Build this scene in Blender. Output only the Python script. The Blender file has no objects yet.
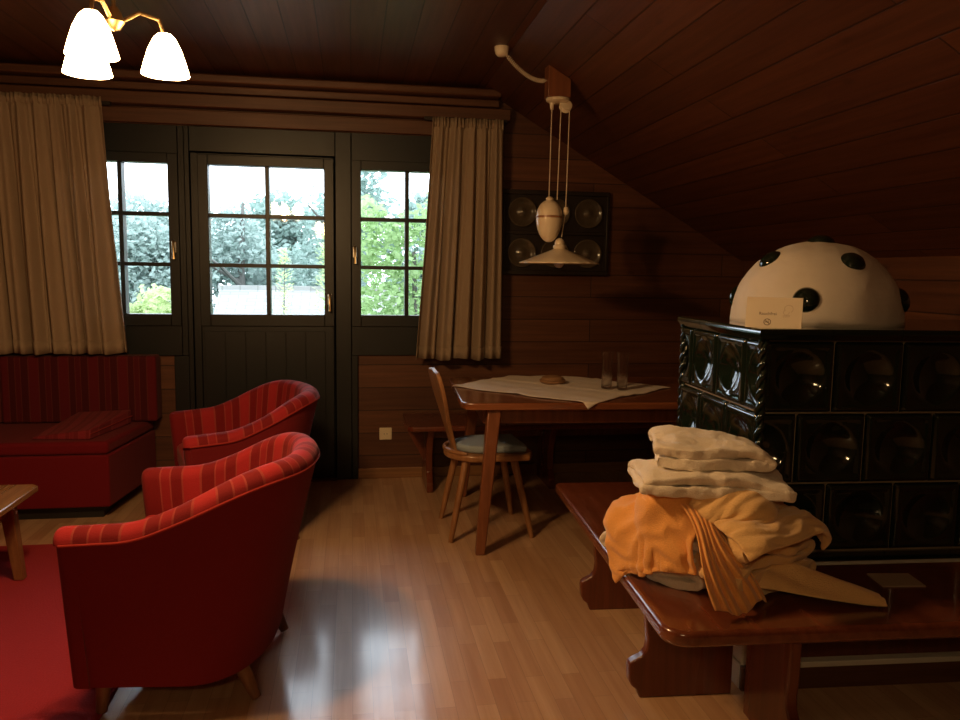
import bpy, bmesh, math, random
import numpy as np
from mathutils import Vector, Matrix, noise
random.seed(7)
PI = math.pi
R = math.radians
SC = bpy.context.scene
COL = SC.collection

# ------------------------------------------------------------------ materials
class NT:
    def __init__(s, name):
        s.m = bpy.data.materials.new(name); s.m.use_nodes = True
        s.t = s.m.node_tree; s.t.nodes.clear()
        s.out = s.n('ShaderNodeOutputMaterial')
    def n(s, typ, **kw):
        nd = s.t.nodes.new(typ)
        for k, v in kw.items():
            if hasattr(nd, k): setattr(nd, k, v)
        return nd
    def l(s, a, b): s.t.links.new(a, b)
    def val(s, sock, v):
        if isinstance(v, bpy.types.NodeSocket): s.l(v, sock)
        else: sock.default_value = v
    def math(s, op, a, b=0.0, c=0.0):
        nd = s.n('ShaderNodeMath'); nd.operation = op
        s.val(nd.inputs[0], a); s.val(nd.inputs[1], b); s.val(nd.inputs[2], c)
        return nd.outputs[0]
    def mix(s, fac, a, b, mode='MIX'):
        nd = s.n('ShaderNodeMix'); nd.data_type = 'RGBA'; nd.blend_type = mode
        s.val(nd.inputs[0], fac); s.val(nd.inputs[6], a); s.val(nd.inputs[7], b)
        return nd.outputs[2]
    def ramp(s, fac, stops, interp='LINEAR'):
        nd = s.n('ShaderNodeValToRGB'); cr = nd.color_ramp; cr.interpolation = interp
        while len(cr.elements) < len(stops): cr.elements.new(0.5)
        for e, (p, c) in zip(cr.elements, stops): e.position = p; e.color = c
        s.val(nd.inputs[0], fac)
        return nd.outputs[0]
    def noise(s, vec, scale, detail=3.0, rough=0.5):
        nd = s.n('ShaderNodeTexNoise'); s.l(vec, nd.inputs['Vector'])
        nd.inputs['Scale'].default_value = scale; nd.inputs['Detail'].default_value = detail
        nd.inputs['Roughness'].default_value = rough
        return nd.outputs['Fac']
    def obj(s): return s.n('ShaderNodeTexCoord').outputs['Object']
    def sep(s, v):
        nd = s.n('ShaderNodeSeparateXYZ'); s.l(v, nd.inputs[0]); return nd.outputs
    def comb(s, x, y, z):
        nd = s.n('ShaderNodeCombineXYZ')
        for i, v in enumerate((x, y, z)): s.val(nd.inputs[i], v)
        return nd.outputs[0]
    def bump(s, h, strength=0.3, dist=0.01):
        nd = s.n('ShaderNodeBump'); nd.inputs['Strength'].default_value = strength
        nd.inputs['Distance'].default_value = dist; s.val(nd.inputs['Height'], h)
        return nd.outputs[0]
    def bsdf(s, color, rough=0.5, metal=0.0, coat=0.0, spec=0.5, normal=None, sheen=0.0, coat_rough=0.1):
        b = s.n('ShaderNodeBsdfPrincipled')
        s.val(b.inputs['Base Color'], color); s.val(b.inputs['Roughness'], rough)
        b.inputs['Metallic'].default_value = metal; b.inputs['Coat Weight'].default_value = coat
        b.inputs['Coat Roughness'].default_value = coat_rough
        b.inputs['Specular IOR Level'].default_value = spec
        b.inputs['Sheen Weight'].default_value = sheen
        if normal is not None: s.l(normal, b.inputs['Normal'])
        s.l(b.outputs[0], s.out.inputs[0])
        return b

def c4(c, k=1.0): return (c[0]*k, c[1]*k, c[2]*k, 1.0)

def plain(name, c, rough=0.5, metal=0.0, coat=0.0, spec=0.5, var=0.12, nscale=18.0, bump=0.0, bscale=60.0, sheen=0.0):
    t = NT(name); o = t.obj()
    f = t.noise(o, nscale, 4)
    col = t.mix(f, c4(c, 1-var), c4(c, 1+var))
    nm = t.bump(t.noise(o, bscale, 3), bump, 0.004) if bump else None
    t.bsdf(col, rough, metal, coat, spec, nm, sheen)
    return t.m

def wood(name, c1, c2, L='Y', W='X', pw=None, pl=2.4, groove=0.004, rough=0.45, coat=0.0, knots=0.0,
         gs=1.0, bstr=0.25, gcol=0.25, off=0.37, spec=0.5, grain_dark=0.62, coat_rough=0.1):
    t = NT(name); s = t.sep(t.obj()); ax = {'X': s[0], 'Y': s[1], 'Z': s[2]}
    o = [a for a in 'XYZ' if a not in (L, W)][0]
    base = None; grv = None
    l = ax[L]; w = ax[W]
    if pw:
        br = t.n('ShaderNodeTexBrick'); br.offset = off; br.offset_frequency = 2; br.squash = 1.0
        t.l(t.comb(l, w, 0.0), br.inputs['Vector'])
        br.inputs['Scale'].default_value = 1.0
        br.inputs['Brick Width'].default_value = pl; br.inputs['Row Height'].default_value = pw
        br.inputs['Mortar Size'].default_value = groove; br.inputs['Mortar Smooth'].default_value = 0.3
        br.inputs['Color1'].default_value = (0, 0, 0, 1); br.inputs['Color2'].default_value = (1, 1, 1, 1)
        br.inputs['Mortar'].default_value = (0.5, 0.5, 0.5, 1); br.inputs['Bias'].default_value = 0.0
        tone = br.outputs['Color']; grv = br.outputs['Fac']
        row = t.math('FLOOR', t.math('DIVIDE', w, pw))
        shift = t.math('MULTIPLY', row, 7.31)
    else:
        tone = t.noise(t.comb(t.math('MULTIPLY', l, 0.7), w, ax[o]), 3.0, 2)
        shift = 0.0
    gv = t.comb(t.math('ADD', t.math('MULTIPLY', l, 1.6*gs), shift), t.math('MULTIPLY', w, 34*gs), t.math('MULTIPLY', ax[o], 34*gs))
    g = t.noise(gv, 1.0, 6, 0.62)
    gv2 = t.comb(t.math('ADD', t.math('MULTIPLY', l, 0.8*gs), shift), t.math('MULTIPLY', w, 7*gs), t.math('MULTIPLY', ax[o], 7*gs))
    g2 = t.noise(gv2, 1.0, 3)
    col = t.mix(tone, c4(c1), c4(c2))
    col = t.mix(t.ramp(g, [(0.35, (0, 0, 0, 1)), (0.68, (1, 1, 1, 1))]), t.mix(1.0, col, (grain_dark, grain_dark*0.92, grain_dark*0.85, 1), 'MULTIPLY'), col)
    col = t.mix(t.math('MULTIPLY', g2, 0.5), col, t.mix(1.0, col, (0.72, 0.62, 0.55, 1), 'MULTIPLY'))
    if knots:
        vn = t.n('ShaderNodeTexVoronoi')
        t.l(t.comb(t.math('MULTIPLY', l, 2.0), t.math('ADD', t.math('MULTIPLY', w, 4.0), shift), 0.0), vn.inputs['Vector'])
        vn.inputs['Scale'].default_value = 1.5
        k = t.ramp(vn.outputs['Distance'], [(0.0, (1, 1, 1, 1)), (0.06, (0.7, 0.7, 0.7, 1)), (0.12, (0, 0, 0, 1))])
        col = t.mix(t.math('MULTIPLY', k, knots), col, c4(c1, 0.22))
    h = t.math('MULTIPLY', g, 0.15)
    if pw:
        col = t.mix(t.math('MULTIPLY', grv, 0.9), col, c4(c1, gcol))
        h = t.math('SUBTRACT', h, grv)
    rr = t.math('ADD', rough-0.06, t.math('MULTIPLY', g2, 0.14))
    t.bsdf(col, rr, 0, coat, spec, t.bump(h, bstr, 0.004), coat_rough=coat_rough)
    return t.m

def striped(name, cA, cB, cLine, period, coord='UV', axis=0, sheen=0.04):
    t = NT(name)
    if coord == 'UV': v = t.n('ShaderNodeTexCoord').outputs['UV']
    else: v = t.obj()
    s = t.sep(v)
    x = t.math('FRACT', t.math('DIVIDE', s[axis], period))
    A, B, Ln = c4(cA), c4(cB), c4(cLine)
    mid = c4([(a+b)/2 for a, b in zip(cA, cB)])
    col = t.ramp(x, [(0.0, A), (0.30, Ln), (0.33, B), (0.52, Ln), (0.55, mid), (0.70, Ln), (0.73, B), (0.96, Ln)], 'CONSTANT')
    o = t.obj()
    f = t.noise(o, 220, 2)
    col = t.mix(t.math('MULTIPLY', f, 0.5), col, t.mix(1.0, col, (0.6, 0.6, 0.6, 1), 'MULTIPLY'))
    t.bsdf(col, 0.85, 0, 0, 0.2, t.bump(f, 0.25, 0.003), sheen)
    return t.m

def fabric(name, c, rough=0.9, sheen=0.04, wscale=260, wstr=0.25, trans=0.0, fold=0.0):
    t = NT(name); o = t.obj()
    f = t.noise(o, wscale, 2); g = t.noise(o, 9, 3)
    col = t.mix(f, c4(c, 0.82), c4(c, 1.1))
    col = t.mix(t.math('MULTIPLY', g, 0.35), col, c4(c, 0.78))
    nm = t.bump(f, wstr, 0.004)
    b = t.bsdf(col, rough, 0, 0, 0.15, nm, sheen)
    if trans:
        tr = t.n('ShaderNodeBsdfTranslucent'); t.l(col, tr.inputs[0])
        mx = t.n('ShaderNodeMixShader'); mx.inputs[0].default_value = trans
        t.l(b.outputs[0], mx.inputs[1]); t.l(tr.outputs[0], mx.inputs[2]); t.l(mx.outputs[0], t.out.inputs[0])
    return t.m

def pane_mat(name, tint=(1, 1, 1)):
    t = NT(name)
    tr = t.n('ShaderNodeBsdfTransparent'); tr.inputs[0].default_value = c4(tint)
    gl = t.n('ShaderNodeBsdfGlossy'); gl.inputs['Roughness'].default_value = 0.02
    fr = t.n('ShaderNodeFresnel'); fr.inputs[0].default_value = 1.45
    mx = t.n('ShaderNodeMixShader'); t.l(fr.outputs[0], mx.inputs[0])
    t.l(tr.outputs[0], mx.inputs[1]); t.l(gl.outputs[0], mx.inputs[2]); t.l(mx.outputs[0], t.out.inputs[0])
    return t.m

def glass_mat(name, tint, frost=0.03):
    t = NT(name)
    g = t.noise(t.obj(), 30, 2)
    b = t.bsdf(c4(tint), frost, normal=t.bump(g, 0.1, 0.002))
    b.inputs['Transmission Weight'].default_value = 1.0; b.inputs['IOR'].default_value = 1.45
    tr = t.n('ShaderNodeBsdfTransparent')
    mx = t.n('ShaderNodeMixShader'); mx.inputs[0].default_value = 0.35
    t.l(b.outputs[0], mx.inputs[1]); t.l(tr.outputs[0], mx.inputs[2]); t.l(mx.outputs[0], t.out.inputs[0])
    return t.m

def glow(name, c, strength):
    t = NT(name)
    e = t.n('ShaderNodeEmission'); e.inputs[0].default_value = c4(c); e.inputs[1].default_value = strength
    t.l(e.outputs[0], t.out.inputs[0])
    return t.m

def leaf_mat(name, c1, c2):
    t = NT(name); o = t.obj()
    f = t.noise(o, 2.5, 4)
    vn = t.n('ShaderNodeObjectInfo')
    col = t.mix(f, c4(c1), c4(c2))
    b = t.bsdf(col, 0.55, spec=0.3)
    tr = t.n('ShaderNodeBsdfTranslucent'); t.l(col, tr.inputs[0])
    mx = t.n('ShaderNodeMixShader'); mx.inputs[0].default_value = 0.45
    t.l(b.outputs[0], mx.inputs[1]); t.l(tr.outputs[0], mx.inputs[2]); t.l(mx.outputs[0], t.out.inputs[0])
    return t.m

M = {}
PINE1, PINE2 = (0.110, 0.039, 0.017), (0.175, 0.067, 0.029)
M['wall_z'] = wood('pine wall boards', PINE1, PINE2, 'X', 'Z', 0.155, 2.6, 0.004, 0.5, knots=0.6, bstr=0.5)
M['wall_y'] = wood('pine wall boards deep', PINE1, PINE2, 'Y', 'Z', 0.155, 2.6, 0.004, 0.5, knots=0.6, bstr=0.5)
M['ceil'] = wood('pine ceiling boards', (0.108, 0.033, 0.012), (0.155, 0.050, 0.019), 'Y', 'X', 0.163, 3.4, 0.004, 0.48, knots=0.5, bstr=0.6)
M['floor'] = wood('laminate strip floor', (0.58, 0.345, 0.20), (0.76, 0.515, 0.32), 'Y', 'X', 0.066, 0.42, 0.0008, 0.36, coat=0.9, coat_rough=0.14,
                  bstr=0.12, gcol=0.55, gs=0.8, grain_dark=0.8, spec=0.6)
M['trim_x'] = wood('pine moulding', (0.12, 0.05, 0.026), (0.18, 0.08, 0.042), 'X', 'Z', rough=0.45)
M['base_x'] = wood('pine baseboard', (0.30, 0.15, 0.065), (0.38, 0.20, 0.09), 'X', 'Z', rough=0.4)
M['paint'] = plain('dark green black frame paint', (0.004, 0.0065, 0.0085), 0.42, var=0.25, nscale=5, bump=0.05)
M['table'] = wood('reddish table wood', (0.24, 0.075, 0.028), (0.34, 0.125, 0.05), 'X', 'Y', rough=0.24, coat=0.5, coat_rough=0.15)
M['tableleg'] = wood('reddish leg wood', (0.22, 0.075, 0.03), (0.30, 0.11, 0.05), 'Z', 'X', rough=0.3)
M['bench'] = wood('varnished bench wood', (0.17, 0.046, 0.022), (0.24, 0.070, 0.032), 'Y', 'X', rough=0.22, coat=0.6, coat_rough=0.12)
M['benchleg'] = wood('varnished bench leg wood', (0.16, 0.042, 0.02), (0.22, 0.06, 0.03), 'Z', 'X', rough=0.28, coat=0.3)
M['chair'] = wood('light chair wood', (0.34, 0.16, 0.065), (0.46, 0.24, 0.11), 'Z', 'X', rough=0.33)
M['coffee'] = wood('oak coffee table wood', (0.36, 0.18, 0.075), (0.48, 0.26, 0.12), 'Y', 'X', rough=0.25, coat=0.4)
M['coffeeleg'] = wood('oak leg wood', (0.28, 0.13, 0.055), (0.36, 0.18, 0.08), 'Z', 'X', rough=0.35)
M['footwood'] = wood('brown chair feet', (0.20, 0.09, 0.04), (0.28, 0.13, 0.06), 'Z', 'X', rough=0.35)
M['red'] = fabric('red upholstery', (0.18, 0.012, 0.016))
M['redseat'] = fabric('red sofa fabric', (0.17, 0.008, 0.013))
M['redstripe'] = striped('red striped upholstery', (0.38, 0.022, 0.027), (0.20, 0.010, 0.013), (0.33, 0.05, 0.042), 0.21)
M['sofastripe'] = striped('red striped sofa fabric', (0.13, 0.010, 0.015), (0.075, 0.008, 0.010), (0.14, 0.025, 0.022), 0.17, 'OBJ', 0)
M['piping'] = fabric('dull red piping', (0.34, 0.03, 0.025))
M['rug'] = fabric('red carpet', (0.34, 0.022, 0.032), wscale=160, wstr=0.6)
M['pillow'] = striped('red striped pillow fabric', (0.27, 0.024, 0.036), (0.20, 0.016, 0.024), (0.28, 0.04, 0.045), 0.11, 'OBJ', 0)
M['black'] = plain('dark plinth', (0.012, 0.010, 0.010), 0.6)
M['curtain'] = fabric('beige curtain cloth', (0.50, 0.38, 0.27), wscale=300, trans=0.28)
M['linen'] = fabric('cream linen', (0.80, 0.70, 0.60), wscale=350, sheen=0.1)
M['towelw'] = fabric('cream white towelling', (0.86, 0.76, 0.62), wscale=240, wstr=0.6, sheen=0.4)
M['towelo'] = fabric('orange towelling', (0.92, 0.44, 0.13), wscale=240, wstr=0.6, sheen=0.4)
M['towely'] = fabric('pale yellow orange towelling', (0.88, 0.56, 0.24), wscale=240, wstr=0.6, sheen=0.4)
M['cushion'] = fabric('blue grey cushion cloth', (0.30, 0.36, 0.42))
M['tile'] = plain('dark green glaze', (0.006, 0.014, 0.009), 0.07, coat=0.6, spec=0.45, var=0.4, nscale=9, bump=0.04, bscale=14)
M['grout'] = plain('pale grout', (0.26, 0.20, 0.13), 0.9)
M['plaster'] = plain('rough white plaster', (0.66, 0.60, 0.52), 0.9, var=0.06, bump=0.5, bscale=28)
M['steel'] = plain('brushed steel', (0.65, 0.62, 0.58), 0.28, metal=1.0, var=0.05)
M['brass'] = plain('brass', (0.75, 0.55, 0.28), 0.3, metal=1.0, var=0.05)
M['porcelain'] = plain('cream porcelain', (0.80, 0.68, 0.50), 0.3, coat=0.6, var=0.04)
M['porcelain_band'] = plain('brown porcelain line', (0.35, 0.17, 0.08), 0.35, var=0.04)
M['cord'] = fabric('cream cord', (0.70, 0.58, 0.44), wscale=500)
M['bulb'] = plain('pale bulb glass', (0.75, 0.68, 0.75), 0.15, coat=1.0, var=0.02)
M['plastic'] = plain('cream plastic', (0.78, 0.68, 0.50), 0.4, var=0.03)
M['paper'] = plain('cream paper', (0.84, 0.74, 0.58), 0.8, var=0.03)
M['paper2'] = plain('dull brochure paper', (0.38, 0.30, 0.22), 0.5, var=0.1)
M['ink'] = plain('grey ink', (0.20, 0.12, 0.07), 0.8)
M['inkpale'] = plain('faint ink', (0.52, 0.40, 0.27), 0.8)
M['darkframe'] = plain('nearly black wood', (0.016, 0.010, 0.007), 0.45, var=0.3)
M['disc'] = plain('greenish bullseye glass', (0.075, 0.060, 0.042), 0.12, coat=1.0, var=0.3)
M['pane'] = pane_mat('window pane glass')
M['tumbler'] = glass_mat('clear tumbler glass', (1, 1, 1), 0.01)
M['wicker'] = plain('brown woven cane', (0.28, 0.15, 0.07), 0.7, bump=0.8, bscale=120)
M['lampglass'] = glow('lit lamp glass', (1.0, 0.70, 0.32), 60.0)
M['lampmetal'] = plain('dark brass', (0.30, 0.18, 0.08), 0.35, metal=1.0)
M['bark'] = plain('tree bark', (0.13, 0.13, 0.12), 0.9, bump=0.6)
M['grass'] = plain('lawn', (0.10, 0.16, 0.05), 0.95, var=0.4, nscale=3)
M['roof'] = None

# ------------------------------------------------------------------ mesh helpers
class MB:
    def __init__(s): s.v = []; s.f = []; s.mi = []; s.uv = {}; s.cur = 0
    def add(s, vs, fs, T=None):
        b = len(s.v)
        for p in vs:
            p = Vector(p); s.v.append(tuple(T @ p) if T else tuple(p))
        for f in fs: s.f.append(tuple(i+b for i in f)); s.mi.append(s.cur)
        return b
    def box(s, x0, x1, y0, y1, z0, z1, T=None):
        vs = [(x, y, z) for z in (z0, z1) for y in (y0, y1) for x in (x0, x1)]
        s.add(vs, [(0, 2, 3, 1), (4, 5, 7, 6), (0, 1, 5, 4), (2, 6, 7, 3), (0, 4, 6, 2), (1, 3, 7, 5)], T); return s
    def prism(s, pts, z0, z1, T=None):
        n = len(pts)
        vs = [(p[0], p[1], z0) for p in pts] + [(p[0], p[1], z1) for p in pts]
        fs = [tuple(reversed(range(n))), tuple(range(n, 2*n))] + [(i, (i+1) % n, n+(i+1) % n, n+i) for i in range(n)]
        s.add(vs, fs, T); return s
    def lathe(s, prof, seg=32, T=None, a0=0.0, wob=None):
        n = len(prof); vs = []
        for j in range(seg):
            a = 2*PI*j/seg
            for k, (r, z) in enumerate(prof):
                rr = r*(1 + (wob(a, k) if wob else 0))
                vs.append((rr*math.cos(a), rr*math.sin(a), z))
        fs = []
        for j in range(seg):
            jn = (j+1) % seg
            for k in range(n-1):
                fs.append((j*n+k, jn*n+k, jn*n+k+1, j*n+k+1))
        b = s.add(vs, fs, T)
        if prof[0][0] > 1e-5: s.f.append(tuple(b+j*n for j in reversed(range(seg)))); s.mi.append(s.cur)
        if prof[-1][0] > 1e-5: s.f.append(tuple(b+j*n+n-1 for j in range(seg))); s.mi.append(s.cur)
        return s
    def tube(s, pts, r, seg=8, caps=True):
        pts = [Vector(p) for p in pts]; n = len(pts)
        rs = r if isinstance(r, (list, tuple)) else [r]*n
        t0 = (pts[1]-pts[0]).normalized()
        up = Vector((0, 0, 1)) if abs(t0.z) < 0.9 else Vector((1, 0, 0))
        a = t0.cross(up).normalized(); vs = []
        for i, p in enumerate(pts):
            t = (pts[min(i+1, n-1)]-pts[max(i-1, 0)]).normalized()
            a = (a - t*a.dot(t)).normalized(); b = t.cross(a)
            for j in range(seg):
                th = 2*PI*j/seg
                vs.append(tuple(p + (a*math.cos(th)+b*math.sin(th))*rs[i]))
        fs = [(i*seg+j, i*seg+(j+1) % seg, (i+1)*seg+(j+1) % seg, (i+1)*seg+j) for i in range(n-1) for j in range(seg)]
        if caps: fs += [tuple(reversed(range(seg))), tuple(range((n-1)*seg, n*seg))]
        s.add(vs, fs); return s
    def grid(s, nu, nv, fn, close_u=False):
        vs = [fn(i, j) for i in range(nu) for j in range(nv)]
        fs = []
        for i in range(nu-1 + (1 if close_u else 0)):
            for j in range(nv-1):
                k = (i+1) % nu
                fs.append((i*nv+j, k*nv+j, k*nv+j+1, i*nv+j+1))
        s.add(vs, fs); return s
    def build(s, name, mats, parent=None, smooth=False, bevel=0.0, segs=2, uvs=None, angle=40, fix=True):
        me = bpy.data.meshes.new(name); me.from_pydata(s.v, [], s.f)
        for m in (mats if isinstance(mats, (list, tuple)) else [mats]): me.materials.append(m)
        for p, mi in zip(me.polygons, s.mi): p.material_index = mi
        if uvs:
            ul = me.uv_layers.new(name='UVMap')
            for lp in me.loops: ul.data[lp.index].uv = uvs[lp.vertex_index]
        if fix:
            bm = bmesh.new(); bm.from_mesh(me); bmesh.ops.recalc_face_normals(bm, faces=bm.faces); bm.to_mesh(me); bm.free()
        o = bpy.data.objects.new(name, me); COL.objects.link(o)
        if parent is not None: o.parent = parent
        if smooth:
            for p in me.polygons: p.use_smooth = True
            if angle < 180:
                try: me.set_sharp_from_angle(angle=R(angle))
                except Exception: pass
        if bevel:
            md = o.modifiers.new('bevel', 'BEVEL'); md.width = bevel; md.segments = segs; md.limit_method = 'ANGLE'; md.angle_limit = R(35)
            for p in me.polygons: p.use_smooth = True
            try: me.set_sharp_from_angle(angle=R(35))
            except Exception: pass
            md.harden_normals = False
        return o

def tag(o, label, cat, group=None, kind=None):
    if label: o['label'] = label
    if cat: o['category'] = cat
    if group: o['group'] = group
    if kind: o['kind'] = kind
    return o
def empty(name, loc, rz=0.0, label=None, cat=None, group=None, kind=None):
    o = bpy.data.objects.new(name, None); COL.objects.link(o); o.empty_display_size = 0.1
    o.location = loc; o.rotation_euler = (0, 0, rz)
    return tag(o, label, cat, group, kind)
def struct(o, label=None): o['kind'] = 'structure'; return tag(o, label, None) if label else o
def sub(o, lv=2):
    md = o.modifiers.new('sub', 'SUBSURF'); md.levels = lv; md.render_levels = lv; return o
def copy_tree(o, parent=None):
    c = o.copy(); COL.objects.link(c)
    if parent is not None: c.parent = parent
    for ch in list(o.children): copy_tree(ch, c)
    return c
def arc(cx, cy, r, a0, a1, n):
    return [(cx+r*math.cos(R(a0+(a1-a0)*i/n)), cy+r*math.sin(R(a0+(a1-a0)*i/n))) for i in range(n+1)]
TXZ = Matrix(((1, 0, 0, 0), (0, 0, -1, 0), (0, 1, 0, 0), (0, 0, 0, 1)))   # profile xy -> xz, extruded z -> -y
TYZ = Matrix(((0, 0, 1, 0), (1, 0, 0, 0), (0, 1, 0, 0), (0, 0, 0, 1)))    # profile xy -> yz, extruded z -> x

# ------------------------------------------------------------------ camera
cam = bpy.data.cameras.new('camera'); co = bpy.data.objects.new('camera', cam); COL.objects.link(co)
cam.sensor_width = 36; cam.lens = 780/960*36; cam.clip_start = 0.05; cam.clip_end = 200
yaw, pit, rol = R(9.4), R(6.4), R(0.87)
F = Vector((math.sin(yaw)*math.cos(pit), math.cos(yaw)*math.cos(pit), -math.sin(pit)))
r0 = Vector((math.cos(yaw), -math.sin(yaw), 0)); u0 = r0.cross(F)
Rr = math.cos(rol)*r0+math.sin(rol)*u0; Ur = Rr.cross(F)
mw = Matrix((( Rr.x, Ur.x, -F.x, 0), (Rr.y, Ur.y, -F.y, 0), (Rr.z, Ur.z, -F.z, 1.4), (0, 0, 0, 1)))
co.matrix_world = mw; SC.camera = co

# ------------------------------------------------------------------ room shell
YB = 5.236
XL, XR, YF = -3.9, 2.75, -2.2
CR = 0.86            # crease where the flat ceiling turns into the roof slope
m = MB().box(XL-0.2, XR+0.2, YF-0.2, YB+0.2, -0.12, 0.0); struct(m.build('floor', M['floor']))
wb = MB()
wb.box(XL-0.2, -1.80, YB, YB+0.2, 0, 2.75)
wb.box(0.78, XR+0.2, YB, YB+0.2, 0, 2.75)
wb.box(-1.80, 0.78, YB, YB+0.2, 2.28, 2.75)
wb.box(-1.80, -1.12, YB, YB+0.2, 0, 0.84)
wb.box(0.04, 0.78, YB, YB+0.2, 0, 0.84)
struct(wb.build('wall_back', M['wall_z']))
struct(MB().box(XL-0.2, XL, YF, YB, 0, 2.75).build('wall_left', M['wall_y']))
struct(MB().box(XR, XR+0.2, YF, YB, 0, 1.52).build('wall_right', M['wall_y']))
struct(MB().box(XL, XR, YF-0.2, YF, 0, 2.75).build('wall_front', M['wall_z']))
struct(MB().box(XL, CR+0.02, YF, YB, 2.6, 2.7).build('ceiling', M['ceil']))
sl = MB().box(0, 2.32, YF, YB+0.001, 0, 0.1).build('ceiling', M['ceil']); sl.location = (CR, 0, 2.6); sl.rotation_euler = (0, R(30), 0)
struct(sl)
struct(MB().box(0.04, XR, YB-0.018, YB, 0, 0.07).build('baseboard_back', M['base_x'], bevel=0.004))
struct(MB().box(XL, -1.12, YB-0.018, YB, 0, 0.07).build('baseboard_back', M['base_x'], bevel=0.004))
struct(MB().box(XR-0.018, XR, YF, YB-0.02, 0, 0.07).build('baseboard_right', M['wall_y'], bevel=0.004))
# header boards over the windows
struct(MB().box(-2.6, 1.0, YB-0.04, YB, 2.285, 2.375).build('trim_1', M['trim_x'], bevel=0.006))
struct(MB().box(-2.6, 1.03, YB-0.10, YB, 2.385, 2.46).build('trim_2', M['trim_x'], bevel=0.006))
struct(MB().box(-2.6, 0.96, YB-0.07, YB, 2.475, 2.52).build('trim_3', M['trim_x'], bevel=0.006))
struct(MB().box(-2.6, 0.96, YB-0.14, YB, 2.525, 2.575).build('trim_4', M['trim_x'], bevel=0.01))

# ------------------------------------------------------------------ window / door block
def framed(name, X0, X1, Z0, Z1, gx0, gx1, gz0, gz1, mull, label, kick=False):
    f = MB()
    y0, y1 = YB-0.02, YB+0.09
    f.box(X0, gx0-0.06, y0, y1, Z0, Z1); f.box(gx1+0.06, X1, y0, y1, Z0, Z1)
    f.box(gx0-0.06, gx1+0.06, y0, y1, gz1+0.06, Z1); f.box(gx0-0.06, gx1+0.06, y0, y1, Z0, gz0-0.07)
    root = f.build(name, M['paint'], bevel=0.004); struct(root)
    s = MB(); ys0, ys1 = YB-0.035, YB+0.05
    s.box(gx0-0.062, gx0, ys0, ys1, gz0-0.075, gz1+0.06); s.box(gx1, gx1+0.062, ys0, ys1, gz0-0.075, gz1+0.06)
    s.box(gx0, gx1, ys0, ys1, gz1, gz1+0.06); s.box(gx0, gx1, ys0, ys1, gz0-0.075, gz0)
    for mx in mull: s.box(mx-0.013, mx+0.013, ys0+0.004, ys1, gz0, gz1)
    for k in (1, 2):
        zz = gz0+(gz1-gz0)*k/3
        s.box(gx0, gx1, ys0+0.006, ys1, zz-0.012, zz+0.012)
    s.build('sash', M['paint'], root, bevel=0.003)
    MB().box(gx0, gx1, YB+0.018, YB+0.022, gz0, gz1).build('pane', M['pane'], root)
    return root
GZ0, GZ1 = 1.108, 2.048
w1 = framed('window_1', -1.80, -1.03, 0.84, 2.28, -1.70, -1.129, GZ0, GZ1, [-1.412], 0)
w2 = framed('window_2', 0.0, 0.78, 0.84, 2.28, 0.063, 0.66, GZ0, GZ1, [0.3615], 0)
dr = framed('door_1', -0.995, -0.105, 0.01, 2.12, -0.888, -0.173, GZ0, GZ1, [-0.528], 0)
d = MB()
d.box(-1.12, -1.03, YB-0.028, YB+0.12, 0, 0.84); d.box(-1.03, -0.998, YB-0.028, YB+0.12, 0, 2.28)
d.box(-0.102, 0.0, YB-0.028, YB+0.12, 0, 2.28); d.box(0.0, 0.042, YB-0.028, YB+0.12, 0, 0.84)
d.box(-0.998, -0.102, YB-0.028, YB+0.12, 2.125, 2.28)
d.box(-1.03, -0.97, YB+0.092, YB+0.12, 0, 2.28); d.box(-0.13, -0.06, YB+0.092, YB+0.12, 0, 2.28); d.box(-0.97, -0.13, YB+0.092, YB+0.12, 2.10, 2.28)
d.build('door_frame', M['paint'], dr, bevel=0.004)
pn = MB().box(-0.93, -0.17, YB-0.028, YB-0.018, 0.12, 1.0)
for k in range(1, 6): pn.box(-0.93+k*0.1267-0.003, -0.93+k*0.1267+0.003, YB-0.030, YB-0.026, 0.13, 0.99)
pn.build('kick_panel', M['paint'], dr, bevel=0.003)
MB().box(-0.998, -0.102, YB-0.06, YB+0.1, 0.0, 0.012).build('threshold', M['trim_x'], dr)
def handle(root, x, z):
    h = MB().box(x-0.014, x+0.014, YB-0.046, YB-0.034, z-0.035, z+0.035)
    h.build('handle_plate', M['steel'], root, bevel=0.004)
    l = MB().tube([(x, YB-0.04, z+0.03), (x, YB-0.075, z+0.032), (x+0.002, YB-0.082, z+0.02), (x+0.004, YB-0.082, z-0.05), (x+0.004, YB-0.082, z-0.075)], [0.008, 0.008, 0.009, 0.008, 0.010], 10)
    l.build('handle', M['brass'], root, smooth=True)
handle(w1, -1.098, 1.53); handle(dr, -0.142, 1.21); handle(w2, 0.022, 1.52)

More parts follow.
